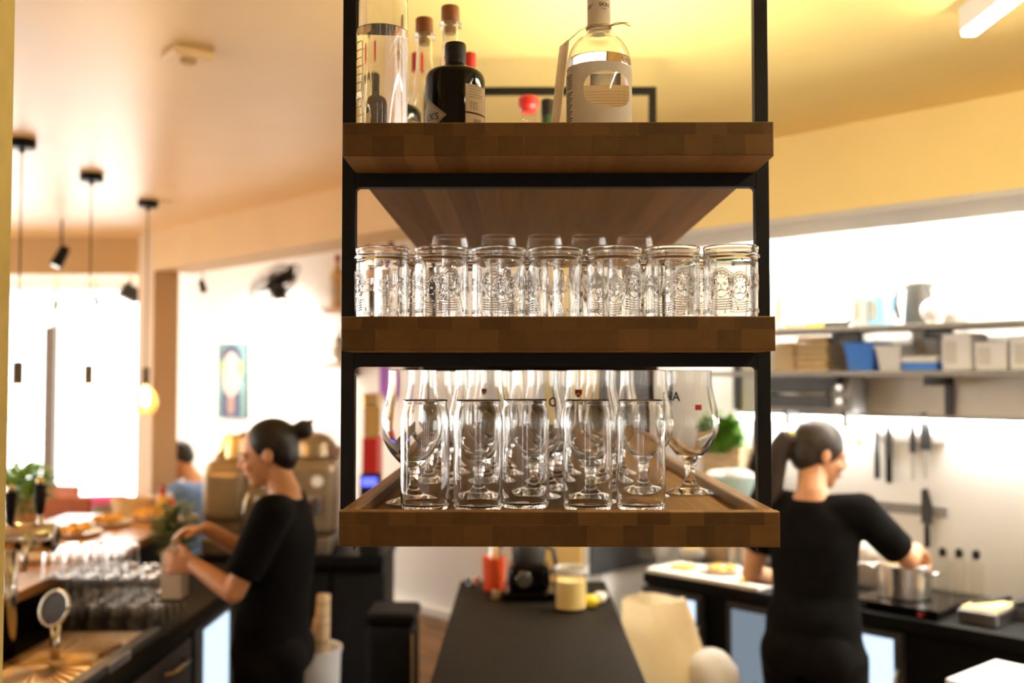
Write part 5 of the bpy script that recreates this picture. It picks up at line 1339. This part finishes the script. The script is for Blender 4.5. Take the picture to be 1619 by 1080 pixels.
def hand(m, w, d, n, thumb, k=1.0, curl=(35, 40, 30)):
    w, d = Vector(w), Vector(d).normalized(); n = Vector(n); n = (n - d * n.dot(d)).normalized(); s = d.cross(n)
    if s.dot(Vector(thumb)) < 0: s = -s                    # s points to the thumb side
    B = Matrix((s, n, d)).transposed()
    m.ell(w + d * .045 * k, (.039 * k, .015 * k, .052 * k), 14, 10, B)
    m.ell(w + d * .03 * k + s * .02 * k, (.018 * k, .016 * k, .035 * k), 12, 8, B)
    for i, L in enumerate((.072, .080, .075, .060)):
        p = w + d * .082 * k + s * (.030 - .020 * i) * k; pts = [w + d * .06 * k + s * (.026 - .0175 * i) * k, p]; a = 0
        for j, f in enumerate((.45, .3, .25)):
            a += R(curl[j]); p = p + (d * math.cos(a) + n * math.sin(a)) * L * f * k; pts.append(p)
        limb(m, pts, [.0095 * k, .0095 * k, .009 * k, .0085 * k, .0075 * k], 10)
    b = w + d * .028 * k + s * .032 * k; q = (d * .72 + s * .62 + n * .25).normalized(); p1 = b + q * .034 * k
    limb(m, [w + d * .02 * k + s * .012 * k, b, p1, p1 + (d * .85 + n * .45).normalized() * .028 * k], [.014 * k, .0125 * k, .011 * k, .009 * k], 10)
def head_shapes(m, H):
    st = len(m.v)
    m.ell((0, -.008, .030), (.073, .091, .085), 24, 16); m.ell((0, .026, -.036), (.055, .062, .074), 22, 14)
    m.ell((0, .058, -.092), (.024, .022, .020), 14, 10); m.ell((0, .068, .012), (.050, .024, .016), 16, 10)
    m.tube([(0, .082, .016), (0, .094, -.006), (0, .104, -.026), (0, .090, -.034)], [.009, .010, .0125, .010], 10)
    for s in (-1, 1):
        m.ell((s * .012, .090, -.030), (.009, .009, .007), 10, 6); m.ell((s * .036, .062, -.030), (.022, .022, .022), 12, 8)
        m.ell((s * .074, -.012, -.006), (.010, .019, .031), 12, 8, Matrix.Rotation(s * R(18), 3, 'Z'))
    m.ell((0, .080, -.056), (.023, .012, .0075), 14, 8); m.ell((0, .078, -.066), (.020, .012, .008), 14, 8)
    m.xf(H, st)
def person(label, loc, rotz, P):
    m = M(); H = Matrix.Translation(P['head']) @ Matrix.Rotation(P.get('hyaw', 0), 4, 'Z') @ Matrix.Rotation(P.get('hpitch', 0), 4, 'X') @ Matrix.Rotation(P.get('hroll', 0), 4, 'Y')
    head_shapes(m, H)
    hb = H @ Vector((0, -.018, -.055)); ch, wa, hi = Vector(P['chest']), Vector(P['waist']), Vector(P['hip'])
    nk = Vector(P['neck'])
    limb(m, [nk, lerp(nk, hb, .5), hb], [.056, .050, .050], 16)
    sw = P.get('sw', .165)
    m.tube([hi + Vector((0, 0, -.10)), hi, wa, lerp(wa, ch, .55), ch, lerp(ch, nk, .6), nk + Vector((0, 0, .01))], [(.12, .09), (.150, .105), (.118, .088), (.132, .095), (.148, .098), (.135, .078), (.055, .05)], 22, up=(1, 0, 0))
    arms = {}
    for sd in ('L', 'R'):
        if sd not in P: continue
        S, E, W, D, N = [Vector(q) for q in P[sd]]
        limb(m, [lerp(ch, nk, .5), S], [.06, .052]); limb(m, [S, lerp(S, E, .4), E], [.050, .044, .037]); limb(m, [E, lerp(E, W, .35), W], [.037, .036, .026])
        hand(m, W, D, N, P['thumb' + sd], curl=P.get('curl' + sd, (35, 40, 30))); arms[sd] = (S, E, W)
    legs = P.get('legs', True)
    if legs:
        for s, (kn, an) in zip((-1, 1), P.get('kneeankle', (((-.09, .01, .48), (-.09, -.03, .07)), ((.09, .01, .48), (.09, -.03, .07))))):
            h0 = hi + Vector((s * .085, 0, -.06))
            limb(m, [h0, lerp(h0, kn, .5), kn], [.088, .075, .055]); limb(m, [kn, lerp(kn, an, .35), an], [.054, .052, .036])
            m.ell(Vector(an) + Vector((0, .06, -.035)), (.042, .115, .033), 16, 10)
    body = grown(m, .0058, 'person', 'skin', None, 4, loc, rotz)
    tag(body, label, 'person')
    # clothes
    m = M(); e = .016
    zb = P.get('shirt_hem', hi.z - .03)
    m.tube([Vector((hi.x, hi.y, zb)), hi + Vector((0, 0, .06)), wa, lerp(wa, ch, .55), ch, lerp(ch, nk, .55), lerp(ch, nk, .92)],
           [(.172, .128), (.168, .126), (.150, .118), (.155, .120), (.164, .120), (.150, .096), (.078, .070)], 26, up=(1, 0, 0))
    for sd, (S, E, W) in arms.items():
        q = P.get('sleeve' + sd, .75); limb(m, [lerp(ch, nk, .5), S], [.078, .070]); m.tube([lerp(S, lerp(ch, nk, .5), .15), S, lerp(S, E, q * .5), lerp(S, E, q)], [.070, .068, .064, .062], 18)
    sh = grown(m, .009, 't_shirt', P.get('shirt', 'shirt'), body, 8); sh['label'] = P.get('shirtlabel', 'black short-sleeved t-shirt')
    if legs:
        m = M()
        m.tube([hi + Vector((0, 0, -.12)), hi + Vector((0, 0, -.04)), hi + Vector((0, 0, .05))], [(.165, .125), (.180, .138), (.158, .120)], 26, up=(1, 0, 0))
        m.ell(hi + Vector((-.075, -.055, -.06)), (.095, .085, .10), 16, 10); m.ell(hi + Vector((.075, -.055, -.06)), (.095, .085, .10), 16, 10)
        for s, (kn, an) in zip((-1, 1), P.get('kneeankle', (((-.09, .01, .48), (-.09, -.03, .07)), ((.09, .01, .48), (.09, -.03, .07))))):
            h0 = hi + Vector((s * .085, 0, -.06)); m.tube([h0, lerp(h0, kn, .5), kn, lerp(kn, an, .5), Vector(an) + Vector((0, 0, .01))], [.108, .096, .078, .072, .068], 18)
            M().ell(Vector(an) + Vector((0, .06, -.034)), (.050, .125, .036), 18, 12).build('shoe', 'shoe', body)
        grown(m, .010, 'trousers', 'trous', body, 8)['label'] = 'dark trousers'
    # hair, eyes, brows
    m = M(); P['hair'](m); m.xf(H); grown(m, .006, 'hair', P.get('hairmat', 'hair'), body, 3)
    for s in (-1, 1):
        e_ = M(); e_.ell((s * .031, .079, -.002), (.0125, .008, .0075), 12, 8); e_.xf(H); eo = e_.build('eye', 'eye', body)
        e_ = M(); e_.ell((s * .031, .0865, -.002), (.005, .0022, .005), 10, 6); e_.xf(H); e_.build('iris', 'iris', eo)
        e_ = M(); e_.tube([(s * .015, .090, .016), (s * .031, .089, .020), (s * .047, .079, .015)], [.0025, .003, .002], 6); e_.xf(H); e_.build('eyebrow', P.get('hairmat', 'hair'), body)
    e_ = M(); e_.ell((0, .0925, -.0575), (.021, .003, .004), 12, 6); e_.ell((0, .0905, -.065), (.017, .003, .005), 12, 6); e_.xf(H); e_.build('lips', 'lips', body)
    return body
def hair_bun(m):
    m.ell((0, -.020, .038), (.081, .094, .086), 26, 18); m.ell((0, -.055, .0), (.066, .055, .075), 20, 14)
    m.ell((0, -.135, .062), (.034, .036, .036), 16, 12); m.tube([(0, -.09, .06), (0, -.13, .062)], [.03, .022], 12)
    for k in range(5):
        a = k * 1.3; m.tube([(0, -.14, .065), (.022 * math.cos(a), -.165 - .012 * math.sin(a), .065 + .03 * math.sin(a))], [.014, .006], 8)
def hair_tail(m):
    m.ell((0, -.018, .036), (.082, .098, .090), 26, 18); m.ell((0, -.055, .0), (.068, .058, .078), 20, 14)
    m.tube([(0, -.10, .03), (-.01, -.135, .03), (-.025, -.150, -.03), (-.035, -.140, -.12), (-.03, -.125, -.20), (-.02, -.115, -.26)], [.03, .036, .042, .042, .034, .014], 14)
def hair_short(m):
    m.ell((0, -.016, .040), (.079, .094, .084), 26, 18); m.ell((0, -.06, .01), (.064, .045, .06), 18, 12); m.ell((0, .03, .085), (.06, .06, .04), 18, 12)
wl = at(432, 700, 3.5)
woman = person('woman with dark hair bun in black t-shirt holding a carton at the bar', (wl.x, 3.5, 0), R(90), dict(
    head=(0, .018, 1.535), hyaw=R(4), hpitch=R(-10), neck=(0, -.045, 1.395), chest=(0, -.035, 1.24), waist=(0, -.01, 1.03), hip=(0, .0, .90), sw=.165,
    L=((-.160, -.035, 1.345), (-.205, .075, 1.095), (-.105, .235, 1.165), (.08, 1, .08), (1, .1, 0)), thumbL=(0, 0, 1), curlL=(25, 55, 45), sleeveL=.80,
    R=((.160, -.02, 1.345), (.200, .10, 1.13), (.050, .245, 1.265), (-.45, .9, -.05), (-.2, 0, -1)), thumbR=(-1, 0, .3), sleeveR=.80, hair=hair_bun))
# carton held in the left hand
t = thing('milk_carton', 'pale drinks carton held in both hands of the woman with the bun', 'carton', woman.matrix_world @ Vector((0, 0, 0)), R(90))
bpy.context.view_layer.update()
t.location = (wl.x - .325, 3.5 - .048, 1.035)
M().box(-.036, .036, -.036, .036, 0, .165, .003).build('box', 'carton', t)
m = M(); m.add([(-.036, -.036, .165), (.036, -.036, .165), (.036, .036, .165), (-.036, .036, .165), (-.036, 0, .200), (.036, 0, .200)], [(0, 1, 5, 4), (2, 3, 4, 5), (1, 2, 5), (3, 0, 4)]); m.box(-.036, .036, -.002, .002, .198, .212); m.build('gable_top', 'carton', t)
M().lathe([(0, 0), (.012, 0), (.012, .016), (0, .017)], 16).xf(Matrix.Translation((0, -.02, .182)) @ Matrix.Rotation(R(40), 4, 'X')).build('screw_cap', 'dgrey', t)
M().box(-.0365, .0365, -.0365, .0365, .001, .012).build('base_band', 'dgrey', t)
wr = at(1287, 700, 3.58)
cook = person('cook with ponytail in black t-shirt and trousers stirring at the steel pot', (wr.x, 3.58, 0), R(-37), dict(
    head=(.0, .055, 1.525), hyaw=R(-42), hpitch=R(-14), neck=(0, -.025, 1.385), chest=(0, -.02, 1.235), waist=(0, -.005, 1.03), hip=(0, -.03, .90),
    L=((-.165, -.01, 1.335), (-.255, .03, 1.07), (-.235, .25, 1.015), (.25, .9, -.25), (.3, 0, -1)), thumbL=(1, 0, 0), sleeveL=.62,
    R=((.165, .0, 1.335), (.265, .20, 1.155), (.225, .43, 1.155), (-.05, .85, -.40), (0, -.3, -1)), thumbR=(-1, 0, .2), curlR=(45, 50, 35), sleeveR=.78, hair=hair_tail, hairmat='hair2', shirt_hem=.86))
m = M(); m.tube([(-.052, -.108, .030), (-.030, -.128, .045), (.0, -.138, .050), (.02, -.125, .04)], [.010, .012, .012, .008], 10)
Hh = Matrix.Translation((.0, .055, 1.525)) @ Matrix.Rotation(R(-42), 4, 'Z') @ Matrix.Rotation(R(-14), 4, 'X'); m.xf(Hh); m.build('hair_tie', 'ytape', cook)
mn = at(306, 715, 6.25)
person('man with short dark hair in blue shirt looking down behind the bar', (mn.x, 6.25, at(306, 700, 6.25).z - 1.43 - .20), R(75), dict(
    head=(0, .10, 1.515), hyaw=R(0), hpitch=R(-28), neck=(0, -.01, 1.395), chest=(0, -.03, 1.22), waist=(0, -.04, 1.0), hip=(0, -.03, .86),
    L=((-.185, -.02, 1.34), (-.22, .06, 1.08), (-.12, .27, 1.02), (.2, 1, 0), (1, 0, 0)), thumbL=(0, 0, 1),
    R=((.185, -.02, 1.34), (.22, .06, 1.08), (.12, .27, 1.02), (-.2, 1, 0), (-1, 0, 0)), thumbR=(0, 0, 1), hair=hair_short, shirt='blueshirt', shirtlabel='blue shirt', sleeveL=.9, sleeveR=.9))
